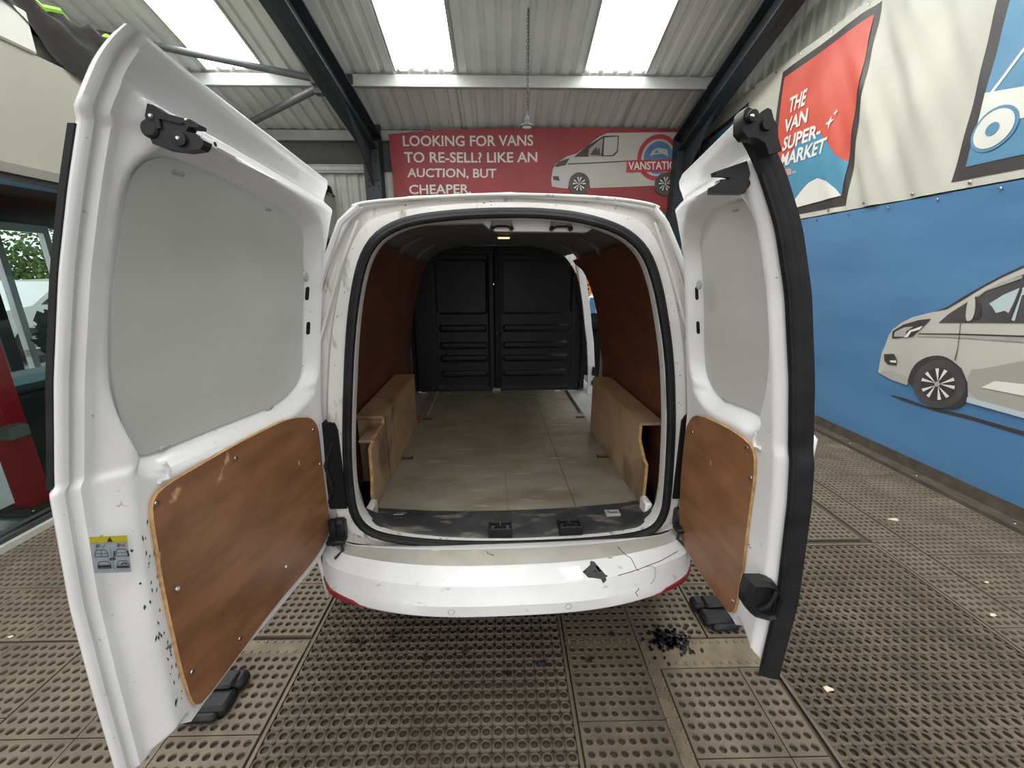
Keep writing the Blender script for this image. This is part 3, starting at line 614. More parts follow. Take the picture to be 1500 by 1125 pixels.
def line2(p, q_, wd):
    dx, dz = q_[0]-p[0], q_[1]-p[1]; L = math.hypot(dx, dz); nx_, nz_ = -dz/L*wd/2, dx/L*wd/2
    return [(p[0]+nx_,p[1]+nz_),(q_[0]+nx_,q_[1]+nz_),(q_[0]-nx_,q_[1]-nz_),(p[0]-nx_,p[1]-nz_)]
pr('poster_print', None, 'pr_white', white, .010, pts=[(3.055,sb[0][1]),(sb[1][0],sb[1][1]),(2.0,sb[1][1]+.02),(2.0,sb[2][1]),(sb[2][0],sb[2][1]),(3.05,sb[3][1])])
ex = (sl[0][0]-.25*(sl[1][0]-sl[0][0])/(abs(sl[1][0]-sl[0][0])), sl[0][1]+.25*(sl[0][1]-sl[1][1])/abs(sl[1][0]-sl[0][0]))
pr('poster_print', None, 'pr_white', white, .010, pts=line2(ex, sl[1], .022))
wc, wa, wb_ = PX['s_wheel']; rw_ = abs(wb_[1]-wc[1])
def disc(c, rx, rz=None, n=28, a0=0, a1=360): rz = rz or rx; return [(c[0]+rx*math.cos(math.radians(a0+(a1-a0)*i/n)), c[1]+rz*math.sin(math.radians(a0+(a1-a0)*i/n))) for i in range(n if a1-a0 == 360 else n+1)]
pr('poster_print', None, 'pr_sky', white, .013, pts=disc(wc, rw_*1.16)); pr('poster_print', None, 'pr_white', white, .016, pts=disc(wc, rw_)); pr('poster_print', None, 'pr_sky', white, .019, pts=disc(wc, rw_*.34))
q = B()
for i in range(22):
    a = 7.2-i*.42; 
    for z in (3.825, 2.125):
        p = R((UW-.006-fold(a, z), a, z)); q.V, q.F = q.V, q.F; q.lathe([(.012,0),(.012,-.004),(.006,-.005)], p, 'x', 8)
q.split('eyelet', M['steel'], white)
blue = empty('van_banner', R((UW, 2, .1)), 'large blue vinyl banner printed with a pale van low on the right wall', 'banner')
sheet('vinyl_sheet', [(-2.5,.10),(7.4,.10),(7.4,2.09),(-2.5,2.075)], RB(-.002), RB(-.006), M['ban_blue'], blue, .12)
L = .002
for key, m, d, sm in (('v_shadow','pr_black',1,1),('v_sil','pr_body',2,0),('v_side','pr_body2',3,1),('v_lower','pr_body2',3,0),('v_arch','pr_black',4,1),('v_sill','pr_pale',4,0),('v_roofline','pr_black',3,0),
    ('v_win','pr_grey',4,0),('v_glass','pr_pale',5,0),('v_glass2','pr_pale',5,0),('v_pillar','pr_black',6,0),('v_cover','pr_body2',6,0),('v_mirror2','pr_black',6,1),('v_mirror','pr_body',7,1),
    ('v_lamp','pr_black',5,0),('v_lamp2','pr_body2',6,0),('v_lamp3','pr_white',7,0),('v_fog','pr_black',5,0),('v_fog2','pr_white',6,0),('v_stripe','pr_black',4,0),('v_stripe2','pr_body2',4,0),('v_gap','pr_black',5,0),('v_trim','pr_white',5,0)):
    pr('van_print', key, m, blue, d*L, RB, sm)
def wheel(c, rt, rr, parent, off, rw, m=('pr_grey','pr_black','pr_white')):
    sheet('wheel_print', disc(c, rt), rw(off), None, M[m[0]], parent, .2); sheet('wheel_print', disc(c, rr), rw(off+L), None, M[m[1]], parent, .2)
    for i in range(5):
        a = math.radians(90+72*i); 
        for s_ in (-.17,.17):
            P = [(c[0]+rr*.12*math.cos(a), c[1]+rr*.12*math.sin(a)), (c[0]+rr*.97*math.cos(a+s_*.9), c[1]+rr*.97*math.sin(a+s_*.9)), (c[0]+rr*.97*math.cos(a+s_*2.2), c[1]+rr*.97*math.sin(a+s_*2.2))]
            sheet('wheel_print', P, rw(off+2*L), None, M[m[2]], parent, .2)
    sheet('wheel_print', disc(c, rr*.16, n=12), rw(off+3*L), None, M['pr_body2'], parent, .2)
    ring = disc(c, rr*1.0)+[disc(c, rr*1.0)[0]]+[disc(c, rr*.93)[0]]+disc(c, rr*.93)[::-1]
def wz(k): c, a, b_ = PX[k]; return c, (abs(c[1]-b_[1])+abs(a[0]-c[0]))/2
ct, rt = wz('v_tyre'); cr_, rr = wz('v_rim'); wheel(ct, rt, rr, blue, 5*L, RB)
# the rest of the printed van, towards and past the edge of the view
for d_, m, P in ((2,'pr_body',[(2.476,1.58),(2.2,1.625),(1.5,1.645),(.62,1.63),(.50,1.55),(.42,1.2),(.40,.80),(.46,.66),(.82,.63),(1.0,.86),(1.2,.86),(1.38,.64),(2.226,.646)]),
    (3,'pr_body2',[(2.326,1.019),(.44,1.0),(.43,.78),(1.0,.80),(1.15,.88),(1.35,.68),(2.235,.678)]), (3,'pr_black',[(2.48,1.597),(2.2,1.642),(1.5,1.66),(.62,1.645),(.62,1.633),(1.5,1.648),(2.2,1.628),(2.477,1.584)]),
    (4,'pr_grey',[(2.464,1.534),(2.2,1.555),(1.98,1.55),(1.96,1.24),(2.381,1.223)]), (4,'pr_black',[(2.362,1.152),(.45,1.16),(.45,1.15),(2.359,1.142)]), (5,'pr_white',[(2.266,.794),(1.5,.80),(1.5,.812),(2.262,.806)]),
    (5,'pr_white',[(2.284,.863),(1.5,.865),(1.5,.853),(2.281,.850)]), (5,'pr_black',[(1.90,1.56),(1.905,1.56),(1.905,.69),(1.90,.69)]), (1,'pr_black',[(2.205,.568),(.7,.50),(.7,.475),(2.199,.545)]), (4,'pr_black',disc((1.10,.70),.225)), (5,'pr_logo_red',[(.455,1.1),(.50,1.12),(.52,1.35),(.475,1.35)])):
    pr('van_print', None, m, blue, d_*L, RB, pts=P)
wheel((1.10,.69), .185, .118, blue, 5*L, RB)
q = B()
for i in range(24): q.lathe([(.010,0),(.010,-.004),(.005,-.005)], R((UW-.006-.35*fold((7.2-i*.4)*.7, 7.05), 7.2-i*.4, 2.05)), 'x', 8)
q.split('eyelet', M['steel'], blue)
# ------------------------------------------------------------------ red banner on the back wall
WB = 7.45
def bfold(a, z): return .010*math.sin(a*3.1+z*1.7)+.008*math.exp(-((a+1.7)/.25)**2)*math.sin((a*1.5+z)*14)
def BB(off): return lambda a, z: R((a, WB-off-bfold(a, z), z))
red = empty('red_banner', R((.5, WB, 2.5)), 'red vinyl banner with white lettering and a van, hung on the back wall', 'banner')
sheet('vinyl_sheet', PX['r_out'], BB(0), BB(-.004), M['ban_red'], red, .1)
for k, t in (('r1','LOOKING FOR VANS'),('r2','TO RE-SELL? LIKE AN'),('r3','AUCTION, BUT'),('r4','CHEAPER.')): tx(t, k, .010, M['letter'], red, .018, BB)
for key, m, d in (('rv_sil','pr_body',1),('rv_win','pr_black',2),('rv_glass','pr_body',3),('rv_glass2','pr_body2',3),('rv_seat','pr_grey',4),('rv_lamp','pr_black',3),('rv_fog','pr_black',3),('rv_line','pr_grey',2)):
    pr('van_print', key, m, red, d*L+.002, BB)
c, rx = wz('rl_c')[0], .0
cc, ca, cb = PX['rl_c']; ro = abs(cb[1]-cc[1])
pr('logo_print', None, 'pr_logo_red', red, .008, BB, pts=disc(cc, ro)); pr('logo_print', None, 'pr_body', red, .010, BB, pts=disc(cc, ro*.80)); pr('logo_print', None, 'pr_logo_blue', red, .012, BB, pts=disc(cc, ro*.70))
pr('logo_print', None, 'pr_body', red, .014, BB, pts=[(cc[0]-ro*.42,cc[1]+.02),(cc[0]-ro*.30,cc[1]+ro*.30),(cc[0]-ro*.05,cc[1]+ro*.42),(cc[0]+ro*.40,cc[1]+ro*.36),(cc[0]+ro*.46,cc[1]+.02),(cc[0]+ro*.2,cc[1]+.06),(cc[0]-ro*.2,cc[1]+.05)])
pr('logo_print', None, 'pr_logo_blue', red, .016, BB, pts=[(cc[0]-ro*.26,cc[1]+ro*.22),(cc[0]-ro*.05,cc[1]+ro*.34),(cc[0]+ro*.0,cc[1]+ro*.18)])
pr('logo_print', 'rl_band', 'pr_logo_red', red, .017, BB); tx('VANSTATION', 'rl_text', .021, M['pr_white'], red, .02, BB)
for k in ('rv_w1','rv_w2'): c_, r_ = wz(k); wheel(c_, r_, r_*.62, red, .022, BB)
# ------------------------------------------------------------------ pendant lamp
lampP = (.478, 5.5, 3.23)
lm = empty('pendant_lamp', lampP, 'small round grey pendant lamp hanging on a chain before the red banner', 'lamp')
x, y, z = lampP
B().lathe([(.080,0),(.085,.006),(.083,.014),(.055,.035),(.035,.05),(.03,.055)], (x,y,z), n=24).done('shade', M['rafter_pale'], lm, True)
B().lathe([(.075,.006),(.05,-.002),(.0005,-.006)], (x,y,z), n=24).done('lens', M['pr_white'], lm, True)
B().lathe([(.028,.055),(.030,.075),(.022,.11),(.010,.12),(.010,.18)], (x,y,z), n=14).done('lamp_housing', M['rafter_pale'], lm, True)
q = B(); zz = z+.17; i = 0
zt = zr(5.5)-.05
while zz < zt:
    P = [((x+(.011*math.cos(t) if i%2 else 0)), y+(0 if i%2 else .011*math.cos(t)), zz+.018+.02*math.sin(t)) for t in [j*math.pi/4 for j in range(8)]]
    q.tube(P, .0035, 5, True); zz += .033; i += 1
q.done('chain', M['rafter'], lm); 
B().tube([(x+.012,y,z+.17),(x+.016,y,z+.6),(x+.012,y,zt)], .004, 6).done('cable', M['black'], lm)

# ================================================================== OFFICE ON THE LEFT
UO = -2.85
q = B().box((UO-.12,-3,2.13),(UO,7.45,2.80)); wall_left = struct(q, 'wall_left', M['office'])
child(B().box((UO-1.3,-3,2.78),(UO-.12,7.45,2.80)), 'office_roof', M['office2'], wall_left)
# boxed casing on the office roof
child(B().rbox((UO-.55,1.2,2.80),(UO+.02,2.95,3.02),.01).rbox((UO-.40,2.95,2.80),(UO-.10,3.35,2.97),.01), 'casing', M['office2'], wall_left)
q = B().box((UO-.15,-3,-.03),(UO+.03,7.45,.035)); struct(q, 'baseboard_left', M['sillw'])
win = empty('window_4', R((UO, 3.6, .03)), kind='structure')
q = B().box((UO-.08,-3,2.075),(UO+.015,7.45,2.13)); child(q, 'window_frame', M['frame_grey'], win)
q = B().box((UO-.06,-3,2.045),(UO-.005,7.45,2.075)).box((UO-.06,-3,.035),(UO-.0,7.45,.06))
for v in (-1.2,.6,4.6,6.3): q.box((UO-.06,v-.03,.05),(UO-.0,v+.03,2.07))
q.split('window_frame', M['frame_dark'], win, fn=R)
for v0, v1 in ((-1.17,.57),(.63,4.57),(4.63,6.27),(6.33,7.45)):
    child(B().box((UO-.034,v0,.06),(UO-.028,v1,2.05)), 'pane', M['glass'], win)
# room behind the glass: far side with an open doorway to the yard
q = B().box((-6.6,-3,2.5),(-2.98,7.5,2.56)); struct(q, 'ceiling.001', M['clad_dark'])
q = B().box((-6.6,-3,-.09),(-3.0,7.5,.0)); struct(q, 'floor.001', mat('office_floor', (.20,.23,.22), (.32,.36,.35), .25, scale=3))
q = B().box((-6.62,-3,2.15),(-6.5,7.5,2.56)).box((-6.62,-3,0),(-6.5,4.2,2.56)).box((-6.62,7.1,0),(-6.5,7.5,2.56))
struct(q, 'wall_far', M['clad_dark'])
dd = empty('door_1', R((-6.5,4.5,0)), kind='structure')
child(B().box((-6.56,5.55,.0),(-6.48,5.63,2.15)).box((-6.56,6.15,0),(-6.48,6.23,2.15)).box((-6.56,5.55,2.07),(-6.48,6.23,2.17)).box((-6.56,5.55,.42),(-6.48,6.23,.52)), 'door_frame', M['car_white'], dd)
child(B().box((-6.54,5.28,0),(-6.48,5.43,2.15)).box((-6.54,6.6,0),(-6.48,6.7,2.15)), 'mullion', M['rafter'], dd)
# counter
ct_ = empty('counter', R((-3.6,3.6,0)), 'long dark counter with a pale blue ledge behind the office glass', 'counter')
child(B().rbox((-3.75,2.7,.25),(-3.42,4.9,.70),.01).rbox((-3.72,2.8,0),(-3.5,4.8,.25),.01), 'cabinet', M['counter'], ct_)
child(B().rbox((-3.78,2.68,.70),(-3.39,4.92,.73),.008), 'worktop', M['counter'], ct_)
child(B().rbox((-3.72,2.8,.73),(-3.5,4.8,.80),.008), 'ledge', M['teal_pale'], ct_)
# red lift post
pp = empty('red_post', R((-3.18,2.55,0)), 'red steel post with a grey bracket standing behind the office glass', 'post')
child(B().rbox((-3.24,2.42,.015),(-3.12,2.54,2.2),.008), 'upright', M['post_red'], pp)
child(B().rbox((-3.33,2.33,0),(-3.03,2.63,.015),.003), 'base_plate', M['kerb'], pp)
q = B()
for a in (-.11,.11):
    for c_ in (-.11,.11): q.lathe([(.014,0),(.014,.012),(.006,.02)], (-3.18+a,2.48+c_,.015), n=6)
q.split('bolt', M['steel'], pp, fn=R)
child(B().rbox((-3.13,2.36,.52),(-3.03,2.47,.60),.008), 'bracket', M['frame_grey'], pp)
# parked white van outdoors and hedge
pv = empty('parked_car', R((-9.6,9.0,-.1)), 'white car parked in the yard beyond the office glass', 'car')
prof = [(-2.1,.35),(-2.15,.75),(-1.9,.95),(-1.2,1.05),(-.6,1.48),(.7,1.52),(1.7,1.42),(2.1,1.0),(2.15,.45),(2.0,.35)]
yb = 9.0
child(B().prism(prof, lambda a, z: (-10.4, yb+a, z-.1), lambda a, z: (-8.8, yb+a, z-.1)), 'body', M['car_white'], pv)
child(B().prism([(-1.05,1.06),(-.55,1.42),(.1,1.45),(.1,1.06)], lambda a, z: (-8.81, yb+a, z-.1), lambda a, z: (-8.79, yb+a, z-.1)), 'window', M['glass_dark'], pv)
child(B().prism([(.18,1.06),(.18,1.45),(1.5,1.38),(1.7,1.06)], lambda a, z: (-8.81, yb+a, z-.1), lambda a, z: (-8.79, yb+a, z-.1)), 'window', M['glass_dark'], pv)
for a in (-1.35,1.35):
    o = child(B().lathe([(.05,-.1),(.31,-.1),(.33,-.05),(.33,.05),(.31,.1),(.05,.1)], (-8.85, yb+a, .23), 'x', 24), 'wheel', M['tyre'], pv); child(B().lathe([(.19,0),(.17,.03),(.03,.035)], (-8.76, yb+a, .23), 'x', 16), 'hub', M['alloy'], o)
def leaves(name, c, s_, n, m, label, cat):
    V = []; Fc = []
    for i in range(n):
        p = Vector([random.gauss(0,.4)*s_[k] for k in range(3)]); 
        for k in range(3): p[k] = max(-s_[k], min(s_[k], p[k]))
        p += Vector(c); a = Vector([random.uniform(-1,1) for _ in range(3)]).normalized()*random.uniform(.04,.09); b2 = a.orthogonal().normalized()*random.uniform(.03,.06); k = len(V)
        V += [p-a, p+b2, p+a, p-b2]; Fc.append((k,k+1,k+2,k+3))
    V = [R(v) for v in V]; o = mesh(name, V, Fc, m); tag(o, label, cat); return o
leaves('hedge', (-14,13,1.4), (1.0,5,1.9), 7000, M['leaf'], 'green hedge far outside beyond the parked car', 'hedge')['kind'] = 'stuff'
leaves('potted_shrub', (-3.62,3.34,1.03), (.09,.09,.16), 900, M['green_dark'], 'dark green bushy plant on the counter behind the office glass', 'plant')
aw = child(B().add([(-4.9,4.2,2.36),(-4.2,3.6,2.30),(-4.0,5.6,2.30),(-4.7,6.2,2.36),(-4.9,4.2,2.38),(-4.2,3.6,2.32),(-4.0,5.6,2.32),(-4.7,6.2,2.38)], [(0,3,2,1),(4,5,6,7),(0,1,5,4),(1,2,6,5),(2,3,7,6),(3,0,4,7)]), 'blue_sheet', M['awning'], None); tag(aw, 'bright blue sheet hanging under the office ceiling behind the glass', 'sheet')
# folded black cover with lime trim lying along the office roof
cv = empty('folded_cover', R((UO-.1,4.2,2.8)), 'rumpled black cover with a lime green edge lying along the office roof', 'cover')
V = []; Fc = []; nv, nw = 150, 22
for i in range(nv):
    v = .4+i*.047; low = 1/(1+math.exp(-(v-3.0)/.07)); fall = 1/(1+math.exp((v-4.9)/.35))
    for j in range(nw):
        a = j/(nw-1); u = UO-.46+a*.50
        pf = min(1, a/.35)**.7 if a < .62 else max(0, 1-((a-.62)/.38)**1.6)
        top = (.16+.26*low)*(.45+.55*fall); base_ = 3.03-(.21 if a < .9 else .27)*low
        wr = .035*math.sin(v*6+a*5)+.022*math.sin(v*15-a*11)+.014*math.sin(v*33+a*17)
        V.append(R((u+.02*math.sin(v*9+a*3)+wr*.5, v, base_+top*pf*(1+wr*3)+wr*.3*(a < .95))))
for i in range(nv-1):
    for j in range(nw-1): Fc.append((i*nw+j, i*nw+j+1, (i+1)*nw+j+1, (i+1)*nw+j))
mesh('cover_cloth', V, Fc, M['cloth'], cv, True)
q = B().tube([tuple(Vector(V[i*nw+10])+Vector((0,0,.012))) for i in range(nv)], .022, 6); q.done('edge_trim', M['lime'], cv, True)
# ================================================================== THE VAN
XC = .06
van = empty('van', (XC, 3.2, 0), 'white panel van seen from behind, both rear doors open, empty load bay', 'van')
SEAL = [(.067,1.683),(-.08,1.678),(-.226,1.661),(-.306,1.628),(-.348,1.587),(-.380,1.524),(-.410,1.416),(-.432,1.30),(-.449,1.183),(-.464,1.07),(-.475,.975),(-.482,.88),(-.484,.80),(-.480,.708),(-.446,.644),(-.367,.608),(-.177,.578),(.043,.566),(.317,.567),(.518,.582),(.597,.613),(.623,.683),(.623,.75),(.621,.819),(.616,.92),(.609,1.024),(.591,1.168),(.575,1.26),(.555,1.348),(.520,1.474),(.480,1.564),(.434,1.612),(.370,1.646),(.267,1.672),(.17,1.681)]
def resample(P, n):
    P = P+[P[0]]; d = [0]
    for a, b_ in zip(P, P[1:]): d.append(d[-1]+math.dist(a, b_))
    t = np.linspace(0, d[-1], n, endpoint=False)
    return [(float(np.interp(q, d, [p[0] for p in P])), float(np.interp(q, d, [p[1] for p in P]))) for q in t]
SL = resample(chaikin(SEAL, 2), 160)
OUT = [(-.60,.58),(-.625,.75),(-.625,.95),(-.605,1.1),(-.57,1.3),(-.528,1.43),(-.487,1.533),(-.455,1.606),(-.425,1.660),(-.398,1.690),(-.363,1.705),(-.221,1.718),(.057,1.733),(.362,1.724),(.484,1.708),(.512,1.694),(.538,1.663),(.583,1.565),(.645,1.43),(.685,1.3),(.72,1.1),(.74,.95),(.74,.75),(.72,.58),(.06,.545)]
OUT = resample(chaikin(OUT, 2), 300)
OC = (.06, 1.10)
def radial(P, ang):
    """where the ray at this angle from the centre crosses the outline"""
    c, s_ = math.cos(ang), math.sin(ang); best = 0
    for i in range(len(P)):
        (x1,z1),(x2,z2) = P[i], P[(i+1)%len(P)]; x1 -= OC[0]; x2 -= OC[0]; z1 -= OC[1]; z2 -= OC[1]
        dx, dz = x2-x1, z2-z1; den = c*dz-s_*dx
        if abs(den) < 1e-9: continue
        t = (x1*dz-z1*dx)/den; u = (x1*s_-z1*c)/den
        if t > 0 and -1e-6 <= u <= 1+1e-6: best = max(best, t)
    return best
NA = 240; ANG = [2*math.pi*i/NA for i in range(NA)]
RS_ = [radial(SL, a) for a in ANG]; RO_ = [radial(OUT, a) for a in ANG]
def ringp(k, r, y): return (OC[0]+math.cos(ANG[k])*r, y, OC[1]+math.sin(ANG[k])*r)
# surround of the rear opening: flange, drain channel, outer shoulder
V = []; Fc = []
rows = [(-.004,0,1.325),(-.014,0,1.30),(-.014,0,1.262),(-.004,0,1.258),(.020,0,1.258),(0,.36,1.262),(0,.48,1.285),(0,.80,1.288),(0,.86,1.270),(0,.90,1.276),(0,.93,1.262),(0,1.0,1.262)]
for d, f, y in rows:
    for k in range(NA):
        r = RS_[k]+d if f == 0 else (RS_[k]+.02)*(1-f)+RO_[k]*f
        if f == 0 and d >= .02: r = min(r, RO_[k]-.012)
        up = math.sin(ANG[k]) > .80
        yy = y+(-.006 if up and y > 1.262 and f > 0 else 0)
        V.append(ringp(k, r, yy))
for i in range(len(rows)-1):
    for k in range(NA): Fc.append((i*NA+k, i*NA+(k+1)%NA, (i+1)*NA+(k+1)%NA, (i+1)*NA+k))
mesh('opening_surround', V, Fc, M['paint_dirty'], van, True, auto=38)
# rubber seal
q = B().tube([(x, 1.252, z) for x, z in SL], .0135, 10, True, 1, 1.1); q.tube([(OC[0]+(x-OC[0])*.985, 1.240, OC[1]+(z-OC[1])*.99) for x, z in SL], .009, 8, True)
q.done('door_seal', M['rubber'], van, True)
# outer body shell ------------------------------------------------------------
def sect(y):
    """half section of the body: (x from centre, z) from sill to roof centre"""
    T = [(1.262,.0,1.733,0),(1.40,.35,1.750,0),(1.7,.8,1.775,0),(2.2,1,1.80,0),(3.6,1,1.80,0),(4.0,1,1.77,0),(4.25,1,1.66,1),(4.6,1,1.42,1),(4.95,1,1.17,1),(5.05,1,1.13,1),(5.5,.9,1.02,1),(5.68,.75,.90,1),(5.74,.6,.7,1)]
    ys = [t[0] for t in T]; f = float(np.interp(y, ys, [t[1] for t in T])); zt = float(np.interp(y, ys, [t[2] for t in T]))
    ra = [(.67,.36),(.685,.55),(.69,.75),(.69,.95),(.665,1.1),(.63,1.3),(.575,1.45),(.53,1.55),(.49,1.62),(.46,1.665),(.415,1.70),(.28,1.72),(0,1.733)]
    fu = [(.84,.30),(.865,.50),(.87,.75),(.868,.95),(.855,1.10),(.81,1.30),(.765,1.45),(.73,1.55),(.69,1.63),(.64,1.69),(.56,1.745),(.35,1.785),(0,1.80)]
    P = [(a[0]*(1-f)+b_[0]*f, a[1]*(1-f)+b_[1]*f) for a, b_ in zip(ra, fu)]; top = P[-1][1]
    Q = []
    for i, (x, z) in enumerate(P):
        if z > .9: z = .9+(z-.9)*max(.05, (zt-.9))/(top-.9)
        if y > 5.5: x *= 1-.35*((y-5.5)/.3)**2
        Q.append((x, z))
    return Q
def holed(i, y0, y1, side, hole):
    for (ya, yb_, ia, ib, sd) in hole:
        if sd == side and y0 >= ya-1e-6 and y1 <= yb_+1e-6 and ia <= i < ib: return True
    return False
YS = [1.262,1.30,1.40,1.55,1.7,1.95,2.2,2.45,2.60,2.85,3.02,3.1,3.3,3.6,3.9,4.15,4.3,4.5,4.7,4.9,5.05,5.2,5.35,5.5,5.6,5.68,5.74]
HOLE = [(2.60,3.1,1,9,1),(3.3,4.15,4,8,-1),(3.3,4.15,1,9,1)]
def shell(off, y_hi=9, head=1):
    V = []; Fc = []; ys = [y for y in YS if y <= y_hi]; n = 13
    for sd in (-1,1):
        k0 = len(V)
        for y in ys:
            for i, (x, z) in enumerate(sect(y)):
                V.append((XC+sd*max(x-off, 0), y, z-(off if i > 8 else 0)))
        for a in range(len(ys)-1):
            for i in range(n-1):
                if holed(i, ys[a], ys[a+1], sd, HOLE): continue
                zc = (sect(ys[a])[i][1]+sect(ys[a])[i+1][1])/2; yc = (ys[a]+ys[a+1])/2
                if head and i < 1 and (abs(yc-2.05) < .3 or abs(yc-4.75) < .32): continue
                b0 = k0+a*n+i; Fc.append((b0, b0+1, b0+n+1, b0+n))
    if y_hi > 5.5:
        last = (len(ys)-1)*n; m_ = len(ys)*n
        Fc.append(tuple(range(last, last+n))+tuple(range(m_+last+n-1, m_+last-1, -1)))
    return V, Fc
V, Fc = shell(0); 
o = mesh('body_shell', V, Fc, M['paint'], van, True, auto=40)
sm_ = o.modifiers.new('thickness', 'SOLIDIFY'); sm_.thickness = .012; sm_.offset = 0
# roof gutter lip along the tail
B().tube([(x, 1.258, z+.002) for x, z in sorted(p for p in OUT if p[1] > 1.690 and -.40 < p[0] < .52)], .0045, 8).done('roof_lip', M['paint_dirty'], van, True)
q = B()
for sx in (-1, 1):
    q.tube([((-.37 if sx < 0 else .49), 1.262, 1.700), ((-.425 if sx < 0 else .53), 1.262, 1.655), ((-.487 if sx < 0 else .60), 1.262, 1.53), ((-.57 if sx < 0 else .685), 1.262, 1.30), ((-.605 if sx < 0 else .72), 1.262, 1.1)], .010, 8)
    q.tube([((-.375 if sx < 0 else .495), 1.262, 1.66), ((-.44 if sx < 0 else .555), 1.262, 1.53), ((-.53 if sx < 0 else .648), 1.262, 1.30), ((-.565 if sx < 0 else .68), 1.262, 1.12)], .004, 6)
q.split('drain_rib', M['paint'], van, True)
B().rbox((-.478,1.335,.606),(-.450,1.43,.665),.006).done('corner_bracket', M['paint'], van, True, 40); B().rbox((.585,1.335,.606),(.612,1.40,.665),.006).done('corner_bracket', M['paint'], van, True, 40)
# tail lamps in their dark cavities
for sx, x0 in ((-1,-.500),(1,.645)):
    x1 = x0+sx*.075
    x1 = x0+sx*.056
    q = B(); a, b_ = min(x0, x1), max(x0, x1)
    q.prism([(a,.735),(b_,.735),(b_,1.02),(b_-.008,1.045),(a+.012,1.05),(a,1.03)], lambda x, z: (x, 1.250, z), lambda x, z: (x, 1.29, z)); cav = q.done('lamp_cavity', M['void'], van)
    q = B().rbox((min(x1-sx*.002, x1+sx*.04),1.245,.73),(max(x1, x1+sx*.04),1.30,1.05),.012); q.done('tail_lamp', M['red'], van, True, 50)
    B().tube([(x0+sx*.02,1.25,.98),(x0+sx*.05,1.243,.90),(x0+sx*.035,1.243,.82),(x0+sx*.055,1.25,.76)], .006, 6).done('lamp_cable', M['rubber'], cav, True)
# hinges
for sx, x0 in ((-1,-.53),(1,.675)):
    for z in (.66,):
        q = B().rbox((x0-.022,1.225,z-.035),(x0+.022,1.262,z+.04),.008).lathe([(.012,-.045),(.012,.05)], (x0+sx*.015,1.222,z), n=10).rbox((x0-.03,1.19,z-.03),(x0+.03,1.235,z-.012),.004)
        q.tube([(x0,1.235,z-.04),(x0-sx*.015,1.215,z-.065),(x0+sx*.01,1.20,z-.085)], .005, 6)
        q.done('door_hinge', M['black'] if z < 1 else M['paint'], van, True, 40)
# ------------------------------------------------------------------ bumper
PROF = [(1.262,.560),(1.235,.585),(1.212,.592),(1.200,.5915),(1.128,.583),(1.121,.580),(1.083,.552),(1.076,.545),(1.060,.505),(1.056,.500),(1.052,.492),(1.050,.455),(1.058,.445),(1.10,.405),(1.20,.385)]
NB = 56
def bpt(t, k, out=0.0):
    """t runs -1..1 across the bumper, k indexes the profile"""
    i = min(int(k), len(PROF)-2); f = k-i; y = PROF[i][0]*(1-f)+PROF[i+1][0]*f; z = PROF[i][1]*(1-f)+PROF[i+1][1]*f
    at = abs(t); pull = 1.262-y
    hw = .60+.09*min(1, k/7); x = XC+t*hw+(0 if t < 0 else .012*at)
    yy = 1.262-pull*(1-.50*at**3)+.06*at**2.4*min(1, k/6)
    if at > .86: s_ = (at-.86)/.14; yy += .11*s_*s_*min(1, k/4); x += math.copysign(.012*s_*min(1,k/4), t)
    z += -.010*at*at if k > 8 else .012*at*at*(1 if k > 3 else .4)
    z += .016*at**3 if k > 10 else 0
    return (x, yy-out, z+(out*.3 if k < 6 else 0))
V = []; Fc = []; n = len(PROF)
for i in range(NB+1):
    t = -1+2*i/NB
    for k in range(n): V.append(bpt(t, k))
mi = []
for i in range(NB):
    for k in range(n-1): Fc.append((i*n+k, i*n+k+1, (i+1)*n+k+1, (i+1)*n+k)); mi.append(1 if k in (3,) else 0)
o = mesh('bumper', V, Fc, None, van, True, mats=[M['bumper'], M['bumper_step']], mi=None, auto=22)
# faces were kept in order, so the step band can be given its weathered paint
o.data.polygons.foreach_set('material_index', mi)
bump = o; ROOT[bump.name] = ROOT[van.name]
q = B()
for sx in (-1,1):
    q.tube([bpt(sx*1.0, k) for k in (2,5,9,11)], .006, 6)
    a = bpt(sx*1.0, 11); q.add([bpt(sx*1.0, 2), bpt(sx*1.0, 11), (a[0]+sx*.02, 1.75, a[2]), (a[0]+sx*.0, 1.75, .59)], [(0,1,2,3)])
q.split('bumper_corner', M['bumper'], van, True)
def bdecal(name, pts, m, out=.0012, n_=1, parent=None):
    """pts are (t, k) positions on the bumper skin"""
    return sheet(name, pts, lambda t, k: bpt(t, k, out), None, m, parent or bump, .06)
for sx in (-1,1):
    P = [(sx*a, k) for a, k in ((.70,11.25),(.76,10.75),(.86,10.55),(.93,10.45),(.96,10.9),(.93,11.7),(.84,11.9),(.76,11.75))]
    sheet('reflector', P, lambda t, k: bpt(t, k, .006), lambda t, k: bpt(t, k, -.002), M['red'], bump, .04)
q = B()
for t, k, r in ((-.285,10.5,.010),(.255,10.4,.010),(-.86,9.7,.010),(.80,9.2,.010)):
    c = bpt(t, k, .0008); q.tube([(c[0]+r*math.cos(a*math.pi/8), c[1], c[2]+r*math.sin(a*math.pi/8)) for a in range(16)], .0011, 5, True)
q.split('sensor_ring', M['grey_trim'], bump)
q = B(); c = bpt(.665, 7.2, .0008); q.tube([(c[0]+.021*math.cos(a*math.pi/12), bpt(.665, 7.2+.9*math.sin(a*math.pi/12)*-1, .001)[1], bpt(.665, 7.2-.9*math.sin(a*math.pi/12), .001)[2]) for a in range(24)], .0012, 5, True)
q.done('towing_cover', M['grey_trim'], bump)
